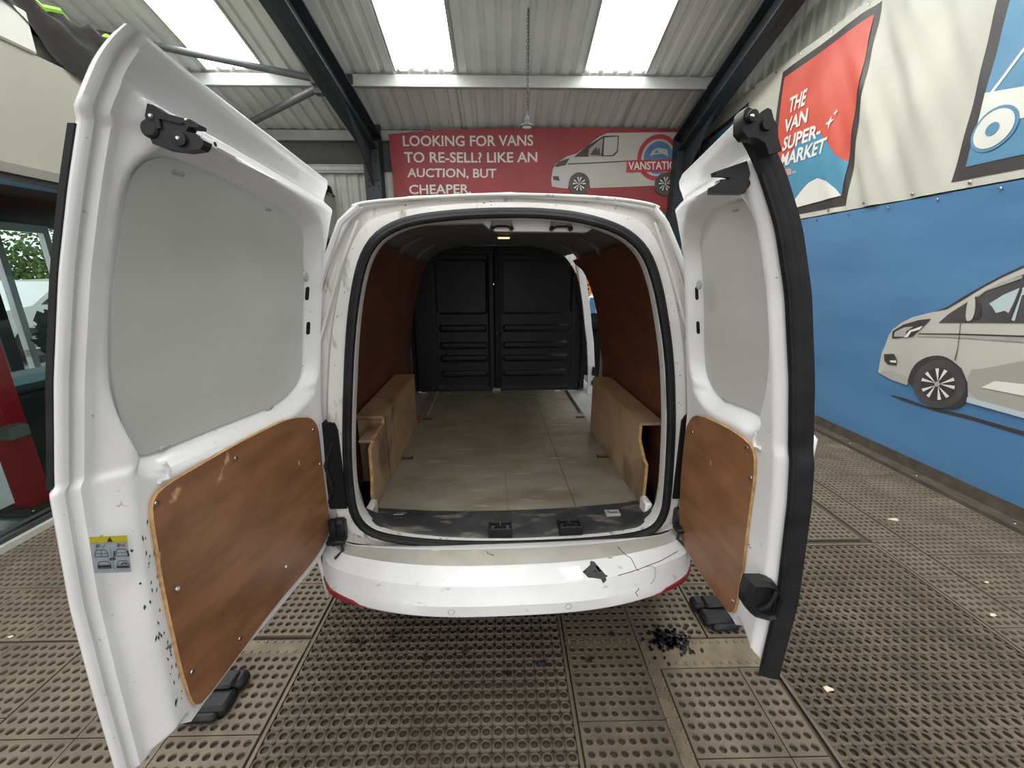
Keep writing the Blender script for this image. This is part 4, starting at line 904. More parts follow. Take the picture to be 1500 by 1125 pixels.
bdecal('bare_patch', [(.34,5.6),(.36,5.9),(.385,5.2),(.395,4.6),(.405,4.9),(.40,5.5),(.43,6.2),(.455,6.2),(.45,6.6),(.44,6.7),(.44,7.15),(.425,7.35),(.41,6.9),(.385,6.4),(.37,6.2)], M['patch'])
bdecal('filler_patch', [(-.36,6.3),(-.30,5.6),(-.22,5.5),(-.14,5.7),(-.16,6.4),(-.25,6.7),(-.33,6.7)], M['patch_w'], .0008)
bdecal('filler_patch', [(.22,5.25),(.33,5.15),(.34,5.9),(.32,6.6),(.26,6.3),(.25,5.8)], M['patch_w'], .0008)
q = B()
for P in (((.50,6.9),(.55,6.7),(.61,6.5),(.66,6.2),(.75,6.0),(.86,5.8)), ((.57,3.4),(.585,4.2),(.60,5.2),(.605,6.4),(.61,6.9)), ((.60,8.3),(.605,9.2),(.585,10.1),(.60,10.6)), ((-.13,3.15),(-.12,3.3),(-.09,3.4)), ((.49,4.3),(.51,4.5),(.505,4.7))):
    q.tube([bpt(t, k, .0004) for t, k in P], .0012, 5)
q.split('paint_crack', M['patch'], bump)
B().tube([(XC-.55,1.24,.44),(XC+.55,1.24,.44)], .03, 8).rbox((XC-.6,1.25,.36),(XC+.6,1.5,.52),.02).done('crash_bar', M['black'], van)
# ------------------------------------------------------------------ sill plastic and load bay
V = []; Fc = []
nx = 40
def jamb(x): return min(p[1] for p in SL if abs(p[0]-x) < .02)
for i in range(nx+1):
    t = i/nx; x = -.468+t*1.076; s_ = abs(t*2-1); yf = 1.262+.012*s_; zs = .582+(.045*max(0,(s_-.86)/.14))
    jz = jamb(x)+.019
    for y, z in ((yf+.006, max(zs-.01, jz-.004)), (yf+.016, max(zs+.002, jz+.002)), (yf+.05, max(.592, jz+.003)), (1.34, max(.596, jz+.002)), (1.365, max(.602, min(jz, .615)))): V.append((x, y, z))
    V.append((x, 1.415+.04*s_*s_, max(.604, min(jz-.01, .608))))
for i in range(nx):
    for k in range(5): Fc.append((i*6+k, i*6+k+1, (i+1)*6+k+1, (i+1)*6+k))
sill = mesh('load_sill', V, Fc, M['sill'], van, True, auto=40)
for x in (.027, .286):      # latch recesses
    q = B(); q.rbox((x-.042,1.268,.585),(x+.042,1.272,.622),.002).rbox((x-.042,1.268,.585),(x-.036,1.335,.612),.002).rbox((x+.036,1.268,.585),(x+.042,1.335,.612),.002).rbox((x-.042,1.33,.585),(x+.042,1.336,.608),.002)
    q.rbox((x-.012,1.275,.596),(x+.012,1.325,.607),.004); q.lathe([(.022,0),(.022,.008),(.016,.012)], (x, 1.305, .598), n=14)
    lr = q.done('latch_recess', M['black'], sill, True, 30); ROOT[lr.name] = ROOT[van.name]
    B().tube([(x,1.288,.606),(x,1.290,.618),(x,1.318,.618),(x,1.320,.606)], .003, 6).done('latch_loop', M['steel'], sill, True)
B().rbox((-.49,1.38,.560),(.625,3.16,.600),.002).done('load_floor', M['load_floor'], van)
lfl = [c for c in van.children if c.name.startswith('load_floor')][0]
q = B().box((-.62,2.40,.55),(-.44,3.16,.590)).box((.60,2.28,.55),(.85,3.16,.590)); q.split('floor_metal', M['grey_trim'], van)
B().rbox((.592,2.56,.600),(.618,3.10,.606),.002).done('floor_strip', M['steel'], lfl); B().rbox((-.435,2.56,.600),(-.42,3.14,.606),.002).done('floor_strip', M['grey_trim'], lfl)
q = B().box((.335,1.42,.6002),(.3375,2.9,.6008)).box((.06,1.42,.6002),(.0615,1.75,.6006)); q.split('floor_joint', M['patch'], lfl)
for x, y in ((-.418,2.50),(.586,2.486),(-.434,1.924),(.569,1.886),(-.363,1.395),(.47,1.372),(-.348,3.10),(.042,3.10),(.533,3.10)):
    dz_ = .008 if y < 1.5 else 0
    q = B().rbox((x-.028,y-.016,.599),(x+.028,y+.016,.603+dz_),.001); pl = q.done('lashing_cup', M['grey_trim'] if y > 3 or y < 1.5 else M['patch'], van)
    B().tube([(x-.018,y+.004,.603+dz_),(x-.018,y-.010,.610+dz_),(x+.018,y-.010,.610+dz_),(x+.018,y+.004,.603+dz_)], .0035, 6).done('lashing_ring', M['steel'], pl, True)
# inner lining metal (above the boards)
IS = [(.67,.55),(.685,.75),(.69,.95),(.675,1.1),(.65,1.25),(.615,1.38),(.575,1.50),(.535,1.58),(.48,1.64),(.40,1.685),(.25,1.715),(0,1.725)]
def inx(z): return float(np.interp(z, [p[1] for p in IS[:9]], [p[0] for p in IS[:9]]))
V = []; Fc = []; n = len(IS); ys = [1.32,1.345,1.60,1.9,2.2,2.5,2.60,2.85,3.14,3.17]
for sd in (-1,1):
    k0 = len(V)
    for y in ys:
        nr = max(0, (1.345-y)/.025)
        for x, z in IS:
            # towards the opening the lining closes on the surround
            ang = math.atan2(z-OC[1], sd*x); k = int(round((ang % (2*math.pi))/(2*math.pi)*NA)) % NA
            if nr: r = RS_[k]; q_ = (XC+math.cos(ang)*r, y, OC[1]+math.sin(ang)*r)
            else: q_ = (XC+sd*x, y, z)
            V.append(q_)
    for a in range(len(ys)-1):
        for i in range(n-1):
            if sd > 0 and 2.58 < ys[a] < 3.0 and i < 8: continue
            b0 = k0+a*n+i; Fc.append((b0, b0+1, b0+n+1, b0+n))
mesh('headliner', V, Fc, M['head'], van, True, auto=30)
# roof bows / pressed ribs in the corners above the boards
q = B()
for y in (1.55, 2.05, 2.55):
    for sd in (-1,1):
        q.tube([(XC+sd*.60,y,1.42),(XC+sd*.53,y,1.575),(XC+sd*.46,y,1.645),(XC+sd*.38,y,1.685)], [.012,.016,.016,.010], 8)
q.split('roof_rib', M['head'], van, True)
# lining boards
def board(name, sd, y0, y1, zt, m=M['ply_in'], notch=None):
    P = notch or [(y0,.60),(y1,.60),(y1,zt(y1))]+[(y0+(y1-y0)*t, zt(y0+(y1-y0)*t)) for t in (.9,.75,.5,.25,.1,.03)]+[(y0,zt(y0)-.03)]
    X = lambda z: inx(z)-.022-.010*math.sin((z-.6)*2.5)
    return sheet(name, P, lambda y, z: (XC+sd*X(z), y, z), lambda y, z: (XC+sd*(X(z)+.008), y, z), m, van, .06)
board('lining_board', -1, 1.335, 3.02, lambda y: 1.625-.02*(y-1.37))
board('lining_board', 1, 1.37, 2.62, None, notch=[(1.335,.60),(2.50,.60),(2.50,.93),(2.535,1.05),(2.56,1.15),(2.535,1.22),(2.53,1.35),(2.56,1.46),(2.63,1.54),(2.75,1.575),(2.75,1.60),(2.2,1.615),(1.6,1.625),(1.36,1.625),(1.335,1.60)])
# strip around the near edge of the boards
# wheel boxes
def wbox(sd, xi, y0, y1, zt):
    xo = XC+sd*.645; a, b_ = min(xi, xo), max(xi, xo)
    bx = B().rbox((a,y0,zt-.012),(b_,y1,zt),.002).done('wheel_box', M['box_ply'], van)
    t = .012
    if sd > 0:
        P = [(1.41,.602),(y1,.602),(y1,zt-.012),(y0,zt-.012),(y0,.86),(1.44,.80),(1.41,.79)]
    else:
        P = [(1.44,.602),(y1,.602),(y1,zt-.012),(y0+.02,zt-.012),(y0+.015,.885),(1.51,.880),(1.46,.86),(1.455,.75),(1.435,.68)]
    sheet('side_panel', P, lambda y, z: (xi, y, z), lambda y, z: (xi+sd*t, y, z), M['box_ply'], bx, .2, False, M['ply_edge'])
    B().rbox((a,y1-.012,.602),(b_,y1,zt-.012),.002).done('end_panel', M['box_ply'], bx)
    B().rbox((a+.012,y0+.16,.602),(b_,y0+.17,zt-.012),.002).done('arch_lining', M['void'], bx)  # black panel added so the hollow of the box looks deep in shade
    q = B()
    if sd < 0: q.rbox((a, y0+.03, .602), (b_, y0+.042, zt-.012), .002).rbox((xi-.06,1.50,.868),(xi,y0+.04,.880),.002)
    if sd < 0: q.split('end_panel', M['box_ply'], bx)
    B().box((xi-sd*.001-.0012, y0, zt-.001),(xi-sd*.001+.0012, y1, zt+.0008)).done('worn_edge', M['ply_edge'], bx)
    return bx
wbox(-1, -.465, 1.655, 2.41, .925); wbox(1, .60, 1.505, 2.27, .928)
# wheel arches inside
for sd in (-1,1):
    q = B().lathe([(.30,-.10),(.30,.10)], (XC+sd*.74, 2.05, .42), 'x', 24); q.done('wheel_arch', M['void'], van, True)
# bulkhead -------------------------------------------------------------
xs = np.linspace(-.625, .765, 190); zs = np.linspace(.60, 1.715, 150)
XX, ZZ = np.meshgrid(xs, zs)
def ss(a, b_, x): t = np.clip((x-a)/(b_-a), 0, 1); return t*t*(3-2*t)
def rrect(x0, x1, z0, z1, r):
    cx, cz, hx, hz = (x0+x1)/2, (z0+z1)/2, (x1-x0)/2-r, (z1-z0)/2-r
    dx = np.abs(XX-cx)-hx; dz = np.abs(ZZ-cz)-hz
    return r-(np.hypot(np.maximum(dx,0), np.maximum(dz,0))+np.minimum(np.maximum(dx,dz),0))
D = np.zeros_like(XX)
def press(x0, x1, z0, z1, r, d, wd=.010):
    global D
    D += d*ss(0, wd, rrect(x0, x1, z0, z1, r))
press(-.42,-.005,.622,1.66,.03,.010); press(.075,.645,.622,1.66,.03,.010)
press(-.405,-.02,1.215,1.62,.03,.012); press(.09,.63,1.215,1.62,.03,.012)
for zc in (1.107,.973,.869,.745):
    press(-.395,-.025,zc-.026,zc+.026,.022,-.016,.008); press(.10,.62,zc-.026,zc+.026,.022,-.016,.008)
D += -.020*ss(0,.010,rrect(.030,.062,.61,1.70,.005))
D += .03*ss(0,.015, .045-(XX+.625))+.03*ss(0,.015,.05-(.765-XX))
V = [(x, 3.15+d-.02*max(0,(z-1.2)/.5)**2*0, z) for x, z, d in zip(XX.ravel(), ZZ.ravel(), D.ravel())]
nx_ = len(xs); Fc = []
for j in range(len(zs)-1):
    zc = zs[j]
    for i in range(nx_-1):
        x = xs[i]; lim = float(np.interp(zs[j+1], [p[1] for p in IS], [p[0] for p in IS])) + .01
        if abs(x-XC) > lim+.02: continue
        b0 = j*nx_+i; Fc.append((b0, b0+1, b0+nx_+1, b0+nx_))
bk = mesh('bulkhead', V, Fc, M['bulk'], van, True)
q = B()
for x, z in ((.03,1.44),(.05,1.07),(-.46,.63),(.03,.63)): q.lathe([(.006,0),(.005,-.004)], (x,3.135,z), 'y', 8)
q.split('fastener', M['steel'], bk)
B().rbox((.012,3.10,.603),(.075,3.13,.63),.003).done('catch', M['grey_trim'], bk)
# rear header with its two strikers, interior lamp
q = B(); P = [(-.30,1.655),(-.18,1.660),(-.02,1.665),(.0,1.648),(.02,1.640),(.31,1.640),(.325,1.650),(.33,1.663),(.42,1.655),(.42,1.70),(-.30,1.70)]
q.prism(P, lambda x, z: (x, 1.335, z), lambda x, z: (x, 1.375, z)); hd = q.done('rear_header', M['paint'], van)
for x in (.04, .225):
    q = B().add([(x-.035,1.334,1.655),(x+.035,1.334,1.655),(x+.026,1.334,1.688),(x-.026,1.334,1.688),(x-.028,1.318,1.664),(x+.028,1.318,1.664),(x+.020,1.322,1.684),(x-.020,1.322,1.684)], [(0,1,5,4),(1,2,6,5),(2,3,7,6),(3,0,4,7),(4,5,6,7)])
    q.done('striker_plate', M['grey_trim'], hd)
    B().tube([(x-.030,1.322,1.648),(x-.015,1.308,1.652),(x+.015,1.308,1.652),(x+.030,1.322,1.648)], .0035, 6).lathe([(.0075,0),(.0075,-.012)], (x-.03,1.335,1.648), 'y', 8).lathe([(.0075,0),(.0075,-.012)], (x+.03,1.335,1.648), 'y', 8).done('striker', M['black'], hd, True)
lp = B().rbox((.035,2.37,1.708),(.13,2.41,1.722),.004).done('interior_lamp', M['head'], van)
B().rbox((.050,2.368,1.704),(.115,2.40,1.709),.002).done('lamp_lens', M['lamp_on'], lp)
ld = bpy.data.lights.new('interior_bulb', 'AREA'); ld.energy = .35; ld.color = (1,.62,.3); ld.size = .09; ld.shape = 'DISK'
lo_ = bpy.data.objects.new('interior_bulb', ld); C.objects.link(lo_); lo_.parent = van; lo_.location = Vector((.083,2.39,1.690))-ROOT[van.name]
# loose wire by the right board
B().tube([(.60,2.55,1.58),(.66,2.53,1.575),(.70,2.50,1.57),(.71,2.50,1.53)], .003, 5).done('loose_wire', M['steel'], van)
# sliding door opening jamb (bright pillar in front of the bulkhead)
def jx(z): return float(np.interp(z, [.36,.56,.79,1.0,1.11,1.27,1.52,1.60], [.825,.812,.808,.788,.768,.745,.697,.67]))
P = [(-.5,.40),(-.5,.62),(-.5,.80),(-.5,1.0),(-.5,1.25),(-.5,1.5),(-.5,1.60),(.5,1.60),(.5,1.5),(.5,1.25),(.5,1.0),(.5,.80),(.5,.62),(.5,.40)]
pl = sheet('door_pillar', P, lambda a, z: (jx(z)-.010+a*.060, 3.06+(a+.5)*.03, z), lambda a, z: (jx(z)-.010+a*.060-.003, 3.07+(a+.5)*.03, z), M['paint'], van, .1)
B().rbox((.800,3.050,.735),(.826,3.070,.81),.006).rbox((.798,3.048,.655),(.815,3.07,.70),.008).done('pillar_striker', M['black'], pl)
# cab: windscreen, glazing, open passenger door with mirror
V = [];
ws = [(-.60,4.12,1.66),(.72,4.12,1.66),(.80,4.93,1.20),(-.68,4.93,1.20)]
B().add([Vector(p)+Vector((0,.015,.02)) for p in ws], [(0,1,2,3)]).done('windscreen', M['glass_dark'], van)
hinge = Vector((.965,4.28,0)); dr = Vector((.52,-.60,0)).normalized()
def cd(s_, z, off=0): p = hinge+dr*s_; n_ = Vector((-dr.y,dr.x,0)); return tuple(p+n_*off+Vector((0,0,z)))
cdr = B().prism([(0,.42),(0,1.18),(.85,1.16),(.88,1.0),(.88,.55),(.80,.40)], lambda a, z: cd(a, z, .0), lambda a, z: cd(a, z, .05)).done('cab_door', M['paint'], van)
ROOT[cdr.name] = ROOT[van.name]
B().prism([(.02,.46),(.02,1.13),(.84,1.12),(.84,.55),(.78,.46)], lambda a, z: cd(a, z, -.015), lambda a, z: cd(a, z, -.001)).prism([(.15,.98),(.5,.98),(.5,1.05),(.15,1.05)], lambda a, z: cd(a, z, -.05), lambda a, z: cd(a, z, -.015)).done('door_trim', M['black'], cdr)
B().tube([cd(.0,1.17,.02), cd(.16,1.36,.02), cd(.35,1.53,.0), cd(.62,1.60,-.02), cd(.80,1.52,-.01), cd(.85,1.16,.02)], .014, 8).done('window_frame', M['paint'], cdr, True)
m0 = Vector(cd(.10,1.20,.0))
mr = B().rbox(m0+Vector((-.02,-.055,-.09)), m0+Vector((.09,.035,.10)), .03).done('wing_mirror', M['paint'], cdr, True, 60)
# lower: mirror glass faces the camera side
B().rbox(m0+Vector((-.012,-.060,-.075)), m0+Vector((.055,-.054,.085)), .003).done('mirror_glass', M['pr_logo_blue'], cdr)
# wheels under the van
def wheel3(x, y, sd):
    w_ = B().lathe([(.19,-.09),(.30,-.095),(.315,-.07),(.315,.07),(.30,.095),(.19,.09)], (x, y, .315), 'x', 36).done('wheel', M['tyre'], van, True, 40)
    B().lathe([(.19,sd*.07),(.17,sd*.04),(.07,sd*.03),(.06,sd*.06),(.01,sd*.065)], (x, y, .315), 'x', 24).done('wheel_rim', M['alloy'], w_, True, 40)
for y in (2.05, 4.75):
    for sd in (-1,1): wheel3(XC+sd*.755, y, sd)
B().rbox((XC-.70,1.42,.30),(XC+.70,5.2,.40),.04).rbox((XC-.5,1.30,.32),(XC+.1,1.7,.50),.03).done('underbody', M['black'], van)
# headlights for the front
for sd in (-1,1): B().rbox((XC+sd*.5-.12,5.60,.70),(XC+sd*.5+.12,5.70,.86),.03).done('headlight', M['glass_dark'], van, True)

# ------------------------------------------------------------------ rear doors
def smooth_tab(T):
    T = sorted(T); z = np.linspace(T[0][0]-.1, T[-1][0]+.05, 400); x = np.interp(z, [t[0] for t in T], [t[1] for t in T])
    k = np.ones(11)/11; xp = np.pad(x, 5, mode='edge'); return z, np.convolve(xp, k, 'valid')
LF = [(.40,-.765),(.554,-.757),(.75,-.748),(.946,-.735),(1.173,-.705),(1.354,-.655),(1.512,-.604),(1.626,-.560),(1.715,-.522),(1.781,-.475),(1.815,-.430),(1.83,-.40)]
LH = [(.40,-.65),(.6,-.635),(.75,-.610),(1.0,-.598),(1.11,-.595),(1.36,-.565),(1.56,-.530),(1.68,-.495),(1.75,-.465),(1.80,-.43)]
RF = [(.40,.728),(.52,.727),(.735,.733),(1.0,.712),(1.155,.690),(1.292,.665),(1.474,.621),(1.599,.577),(1.692,.527),(1.746,.488),(1.79,.440),(1.81,.42)]
RH = [(.40,.745),(.56,.736),(.673,.718),(.835,.704),(1.083,.694),(1.362,.655),(1.553,.629),(1.68,.59),(1.747,.560),(1.80,.52)]
def make_door(side):
    L_ = side == 'L'; sg = 1 if L_ else -1
    f_, h_ = (smooth_tab(LF), smooth_tab(LH)) if L_ else (smooth_tab(RF), smooth_tab(RH))
    ya, yb_ = (.62, 1.25) if L_ else (.78, 1.22)
    def base(y, z):
        s_ = (y-ya)/(yb_-ya); return np.interp(z, *f_)*(1-s_)+np.interp(z, *h_)*s_
    y_free = .617 if L_ else .782; y_h = 1.272 if L_ else 1.238
    def yfree(z):
        if L_: return y_free+.007*ss(1.165,1.18,z)*(1-ss(1.705,1.72,z))
        return y_free+.006*ss(1.10,1.14,z)
    if L_:
        zt = lambda y: np.interp(y, [.60,.63,.985,1.30], [1.806,1.808,1.787,1.764])
        zb = lambda y: np.interp(y, [.60,.64,.70,.75,.87,1.16,1.22,1.25,1.275], [.490,.500,.516,.527,.545,.553,.562,.580,.64])
    else:
        zt = lambda y: np.interp(y, [.75,.80,1.19,1.25], [1.778,1.782,1.776,1.767])
        zb = lambda y: np.interp(y, [.75,.80,.86,.90,1.16,1.20,1.225,1.24], [.485,.50,.540,.548,.548,.556,.58,.64])
    gray = np.array(chaikin(PX['Lgray' if L_ else 'Rgray'], 2)); ply = chaikin(PX['Lply' if L_ else 'Rply'], 1); plya = np.array(ply)
    def sdf(Y, Z, P):
        d = np.full(Y.shape, 9.0); ins = np.zeros(Y.shape, bool); n = len(P)
        for i in range(n):
            x1, y1 = P[i]; x2, y2 = P[(i+1)%n]; ex_, ey = x2-x1, y2-y1
            t = np.clip(((Y-x1)*ex_+(Z-y1)*ey)/(ex_*ex_+ey*ey+1e-12), 0, 1); d = np.minimum(d, np.hypot(Y-x1-t*ex_, Z-y1-t*ey))
            c = ((y1 > Z) != (y2 > Z)) & (Y < (x2-x1)*(Z-y1)/(y2-y1+1e-12)+x1); ins ^= c
        return np.where(ins, d, -d)
    def height(Y, Z):
        dF = Y-yfree(Z); dT = zt(Y)-Z; dH = y_h-Y; dB = Z-zb(Y)
        w0 = .030 if L_ else .004
        a = .006*ss(.003,.006,dF)-.006*ss(.012,.016,dF)+.014*ss(.020,.026,dF)+.036*ss(w0+.006,w0+.045,dF)
        if not L_: a = .05*ss(.0,.035,dF)
        b_ = .008*ss(.003,.007,dT)+.004*ss(.012,.02,dT)+.038*ss(.050,.085,dT)
        c = .05*ss(0,.014,dH); e = np.where(dF < .10, .05*ss(.012,.045,dB), .05*ss(0,.012,dB))
        h = np.minimum(np.minimum(a, b_), np.minimum(c, e))
        r = sdf(Y, Z, gray)
        below = ss(0,.03,1.19-Z)
        t = ss(-(.030+.020*below), -.002, r); h = h*(1-t)+.008*t
        return h-.004*ss(-.004,.004,sdf(Y, Z, plya))
    NA_, NB_ = (130, 210) if L_ else (100, 210)
    aa, bb = np.meshgrid(np.linspace(0,1,NA_), np.linspace(0,1,NB_))
    Y0 = y_free+(y_h-y_free)*aa; Z = zb(Y0)+(zt(Y0)-zb(Y0))*bb
    Y = Y0+(yfree(Z)-y_free)*(1-aa)
    Hh = height(Y, Z); Xb = base(Y, Z)
    X = Xb+sg*Hh; dE = np.minimum(np.minimum(Y-yfree(Z), zt(Y)-Z), np.minimum(y_h-Y, Z-zb(Y))); Xo = Xb-sg*(.004+.026*np.sqrt(np.clip(dE/.05, 0, 1)))
    rd = .02  # the outer skin turns in at its edge
    V = list(zip(X.ravel(), Y.ravel(), Z.ravel())); k = len(V); V += list(zip(Xo.ravel(), Y.ravel(), Z.ravel())); Fc = []
    for j in range(NB_-1):
        for i in range(NA_-1):
            b0 = j*NA_+i; Fc.append((b0, b0+1, b0+NA_+1, b0+NA_)); Fc.append((k+b0, k+b0+NA_, k+b0+NA_+1, k+b0+1))
    rim = [i for i in range(NA_)]+[j*NA_+NA_-1 for j in range(1, NB_)]+[(NB_-1)*NA_+i for i in range(NA_-2, -1, -1)]+[j*NA_ for j in range(NB_-2, 0, -1)]
    for a, b_ in zip(rim, rim[1:]+rim[:1]): Fc.append((a, b_, k+b_, k+a))
    dr_ = mesh('rear_door', V, Fc, M['paint'], van, True, auto=50); ROOT[dr_.name] = ROOT[van.name]
    hgt = lambda y, z: float(height(np.array([y]), np.array([z]))[0])
    def on(off, real=False):
        return lambda y, z: (float(base(y, z))+sg*((hgt(y, z) if real else 0)+off), y, z)
    cen = (gray[:,0].mean(), gray[:,1].mean())
    gp = [(cen[0]+(y-cen[0])*1.004, cen[1]+(z-cen[1])*1.004) for y, z in gray]
    sheet('window_blank', gp, on(.012), on(.002), M['blank'], dr_, .05)
    sheet('plywood_panel', ply, on(.056), on(.044), M['ply'], dr_, .05, True, M['ply_edge'])
    q = B()
    for y, z in PX['Lscrew' if L_ else 'Rscrew']: q.lathe([(.0055,.0),(.005,sg*.002),(.001,sg*.0025)], on(.057)(y, z), 'x', 10)
    q.split('screw', M['steel'], dr_, True)
    q = B()
    for y, z in PX['Lholes' if L_ else 'Rholes'][:2]:
        P = [(y+.0075*math.cos(a), z+(.012 if math.sin(a) > 0 else -.012)*.9+.0075*math.sin(a)) for a in [i*math.pi/8+.01 for i in range(16)]]
        q.prism(P, on(.0485), on(.0515))
    q.split('slot_hole', M['void'], dr_)
    q = B(); y, z = PX['Lholes' if L_ else 'Rholes'][2]; q.lathe([(.014,0),(.013,sg*.004),(.006,sg*.005)], on(.049)(y, z), 'x', 14)
    for y, z in PX['Lclips' if L_ else 'Rclips']:
        c = on(.0, True)(y, z); q.rbox((c[0]-.006,y-.014,z-.004),(c[0]+.006,y+.014,z+.006),.003)
    q.split('blank_clip', M['grey_trim'], dr_, True)
    return dr_, base, on, yfree, zt, zb
dl, baseL, onL, yfL, ztL, zbL = make_door('L')
drr, baseR, onR, yfR, ztR, zbR = make_door('R')
dl['label'] = 'wide left rear door with latch and warning sticker'; drr['label'] = 'narrow right rear door edged in black rubber'
# left door: black outer glazing edge, latch, sticker, rubber
q = B(); P = [(float(baseL(yfL(z), z))-.013, float(yfL(z))-.001, z) for z in np.linspace(1.175,1.70,20)]
V = []; Fc = []
for x, y, z in P: V += [(x-.003,y,z),(x+.006,y,z),(x+.006,y+.02,z),(x-.012,y+.02,z)]
for i in range(len(P)-1):
    for k in range(4): Fc.append((i*4+k, i*4+(k+1)%4, (i+1)*4+(k+1)%4, (i+1)*4+k))
mesh('glazing_edge', V, Fc, M['rubber'], dl, True, auto=40)
sheet('warning_sticker', PX['Llabel'], onL(.0513), None, M['label_g'], dl, .2)
la, lb, lc_, ld_ = [np.array(p) for p in PX['Llabel']]
def lab(s_, t, off=.0518):
    p = (la*(1-s_)+lb*s_)*(1-t)+(ld_*(1-s_)+lc_*s_)*t; return onL(off)(*p)
def lq(P, m, off, nm='sticker_print'): return mesh(nm, [lab(a, b_, off) for a, b_ in P], [tuple(range(len(P)))], m, dl)
lq([(0,0),(1,0),(1,.17),(0,.17)], M['label_y'], .0519); lq([(.42,.155),(.50,.02),(.58,.155)], M['pr_black'], .0524)
q = B()
def ln(a, b_, wd=.018):
    (x1,y1),(x2,y2) = a, b_; dx, dy = x2-x1, y2-y1; L__ = math.hypot(dx, dy) or 1; ox, oy = -dy/L__*wd/2, dx/L__*wd/2
    q.add([lab(x1+ox,y1+oy,.0526), lab(x2+ox,y2+oy,.0526), lab(x2-ox,y2-oy,.0526), lab(x1-ox,y1-oy,.0526)], [(0,1,2,3)])
def pl_(P, wd=.018, cl=False):
    for a, b_ in zip(P, P[1:]+([P[0]] if cl else [])): ln(a, b_, wd)
for ox, oy in ((.0,.0),(.54,.0),(.04,.32),(.54,.32)):
    pl_([(.06+ox,.55+oy),(.07+ox,.44+oy),(.12+ox,.36+oy),(.34+ox,.36+oy),(.39+ox,.44+oy),(.40+ox,.55+oy)], .016, True); pl_([(.06+ox,.46+oy),(.40+ox,.46+oy)], .012)
pl_([(.23,.36),(.23,.55)], .012); pl_([(.14,.30),(.14,.22)], .03); pl_([(.14,.22),(.22,.23),(.21,.27),(.14,.27)], .018); pl_([(.26,.27),(.29,.30),(.36,.22)], .014)
pl_([(.70,.30),(.70,.22)], .03); pl_([(.70,.22),(.77,.23),(.76,.27),(.70,.27)], .018); pl_([(.48,.30),(.48,.55)], .010); pl_([(.50,.70),(.50,.92)], .010)
pl_([(.42,.64),(.44,.60),(.56,.59),(.57,.64)], .03, True); pl_([(.58,.40),(.55,.56)], .035); pl_([(.94,.40),(.97,.56)], .035); pl_([(.10,.82),(.44,.82)], .06); pl_([(.58,.84),(.92,.84)], .05); pl_([(.72,.78),(.78,.73),(.88,.76)], .03)
q.done('sticker_print', M['pr_black'], dl)
q = B(); pl_([(.80,.30),(.90,.22)], .02); pl_([(.80,.22),(.90,.30)], .02); q.done('sticker_print', M['pr_logo_red'], dl)
# a latch: hooked plate with pivot, built near the top of each door
def lz(p): return p
def latch(dr_, on, P, mats, name, h0, h1): 
    o_ = sheet(name, P, on(h1), on(h0), mats, dr_, .2, False); return o_
# latch plates stand square to the door frame, facing the camera
def plate(dr_, pts, y0, y1, m, nm):
    """a plate in the x-z plane, thick in y"""
    q = B().prism(pts, lambda x, z: (x, y0, z), lambda x, z: (x, y1, z)); return q.done(nm, m, dr_)
def KS(k): return lambda x, z: (x*k, HCAM+(z-HCAM)*k)
# left latch: hooked striker claw standing on the header
lw = B().prism([(-.497,1.754),(-.485,1.744),(-.455,1.737),(-.447,1.736),(-.437,1.730),(-.438,1.725),(-.452,1.726),(-.457,1.720),(-.443,1.717),(-.433,1.708),(-.435,1.702),(-.441,1.696),(-.464,1.693),(-.493,1.696),(-.509,1.702),(-.512,1.712),(-.512,1.740),(-.505,1.756)], lambda x, z: (x, .716, z), lambda x, z: (x, .735, z)).done('upper_latch', M['black'], dl)
ROOT[lw.name] = ROOT[van.name]
B().lathe([(.0105,0),(.0105,-.005),(.006,-.006)], (-.467,.716,1.709), 'y', 18).lathe([(.013,.0),(.013,-.006),(.010,-.009)], (-.508,.72,1.722), 'y', 16).prism([(-.497,1.740),(-.458,1.731),(-.458,1.728),(-.490,1.735),(-.490,1.722),(-.497,1.722)], lambda x, z: (x, .7165, z), lambda x, z: (x, .712, z)).done('latch_pivot', M['rubber'], dl, True, 40)
q = B()
for x, z, r in ((-.467,1.709,.0036),(-.500,1.738,.0035),(-.450,1.7335,.0024)): q.lathe([(r,0),(r*.6,-.002)], (x, .7105, z), 'y', 10)
q.split('latch_rivet', M['steel'], dl)
q = B().lathe([(.008,0),(.007,.003),(.004,.0035)], onL(.001, True)(*PX['Llatchhole'][0]), 'x', 14); q.done('grommet', M['paint'], dl, True)
B().lathe([(.0038,.0035),(.003,.0045)], onL(.001, True)(*PX['Llatchhole'][0]), 'x', 10).done('grommet_hole', M['void'], dl)
for nm_ in ('upper_latch','latch_pivot','latch_rivet'):
    for o_ in [o for o in bpy.data.objects if o.name.split('.')[0] == nm_]:
        for v_ in o_.data.vertices:
            p = v_.co+ROOT[van.name]; v_.co = Vector((p.x*.915, p.y*.915, HCAM+(p.z-HCAM)*.915))-ROOT[van.name]
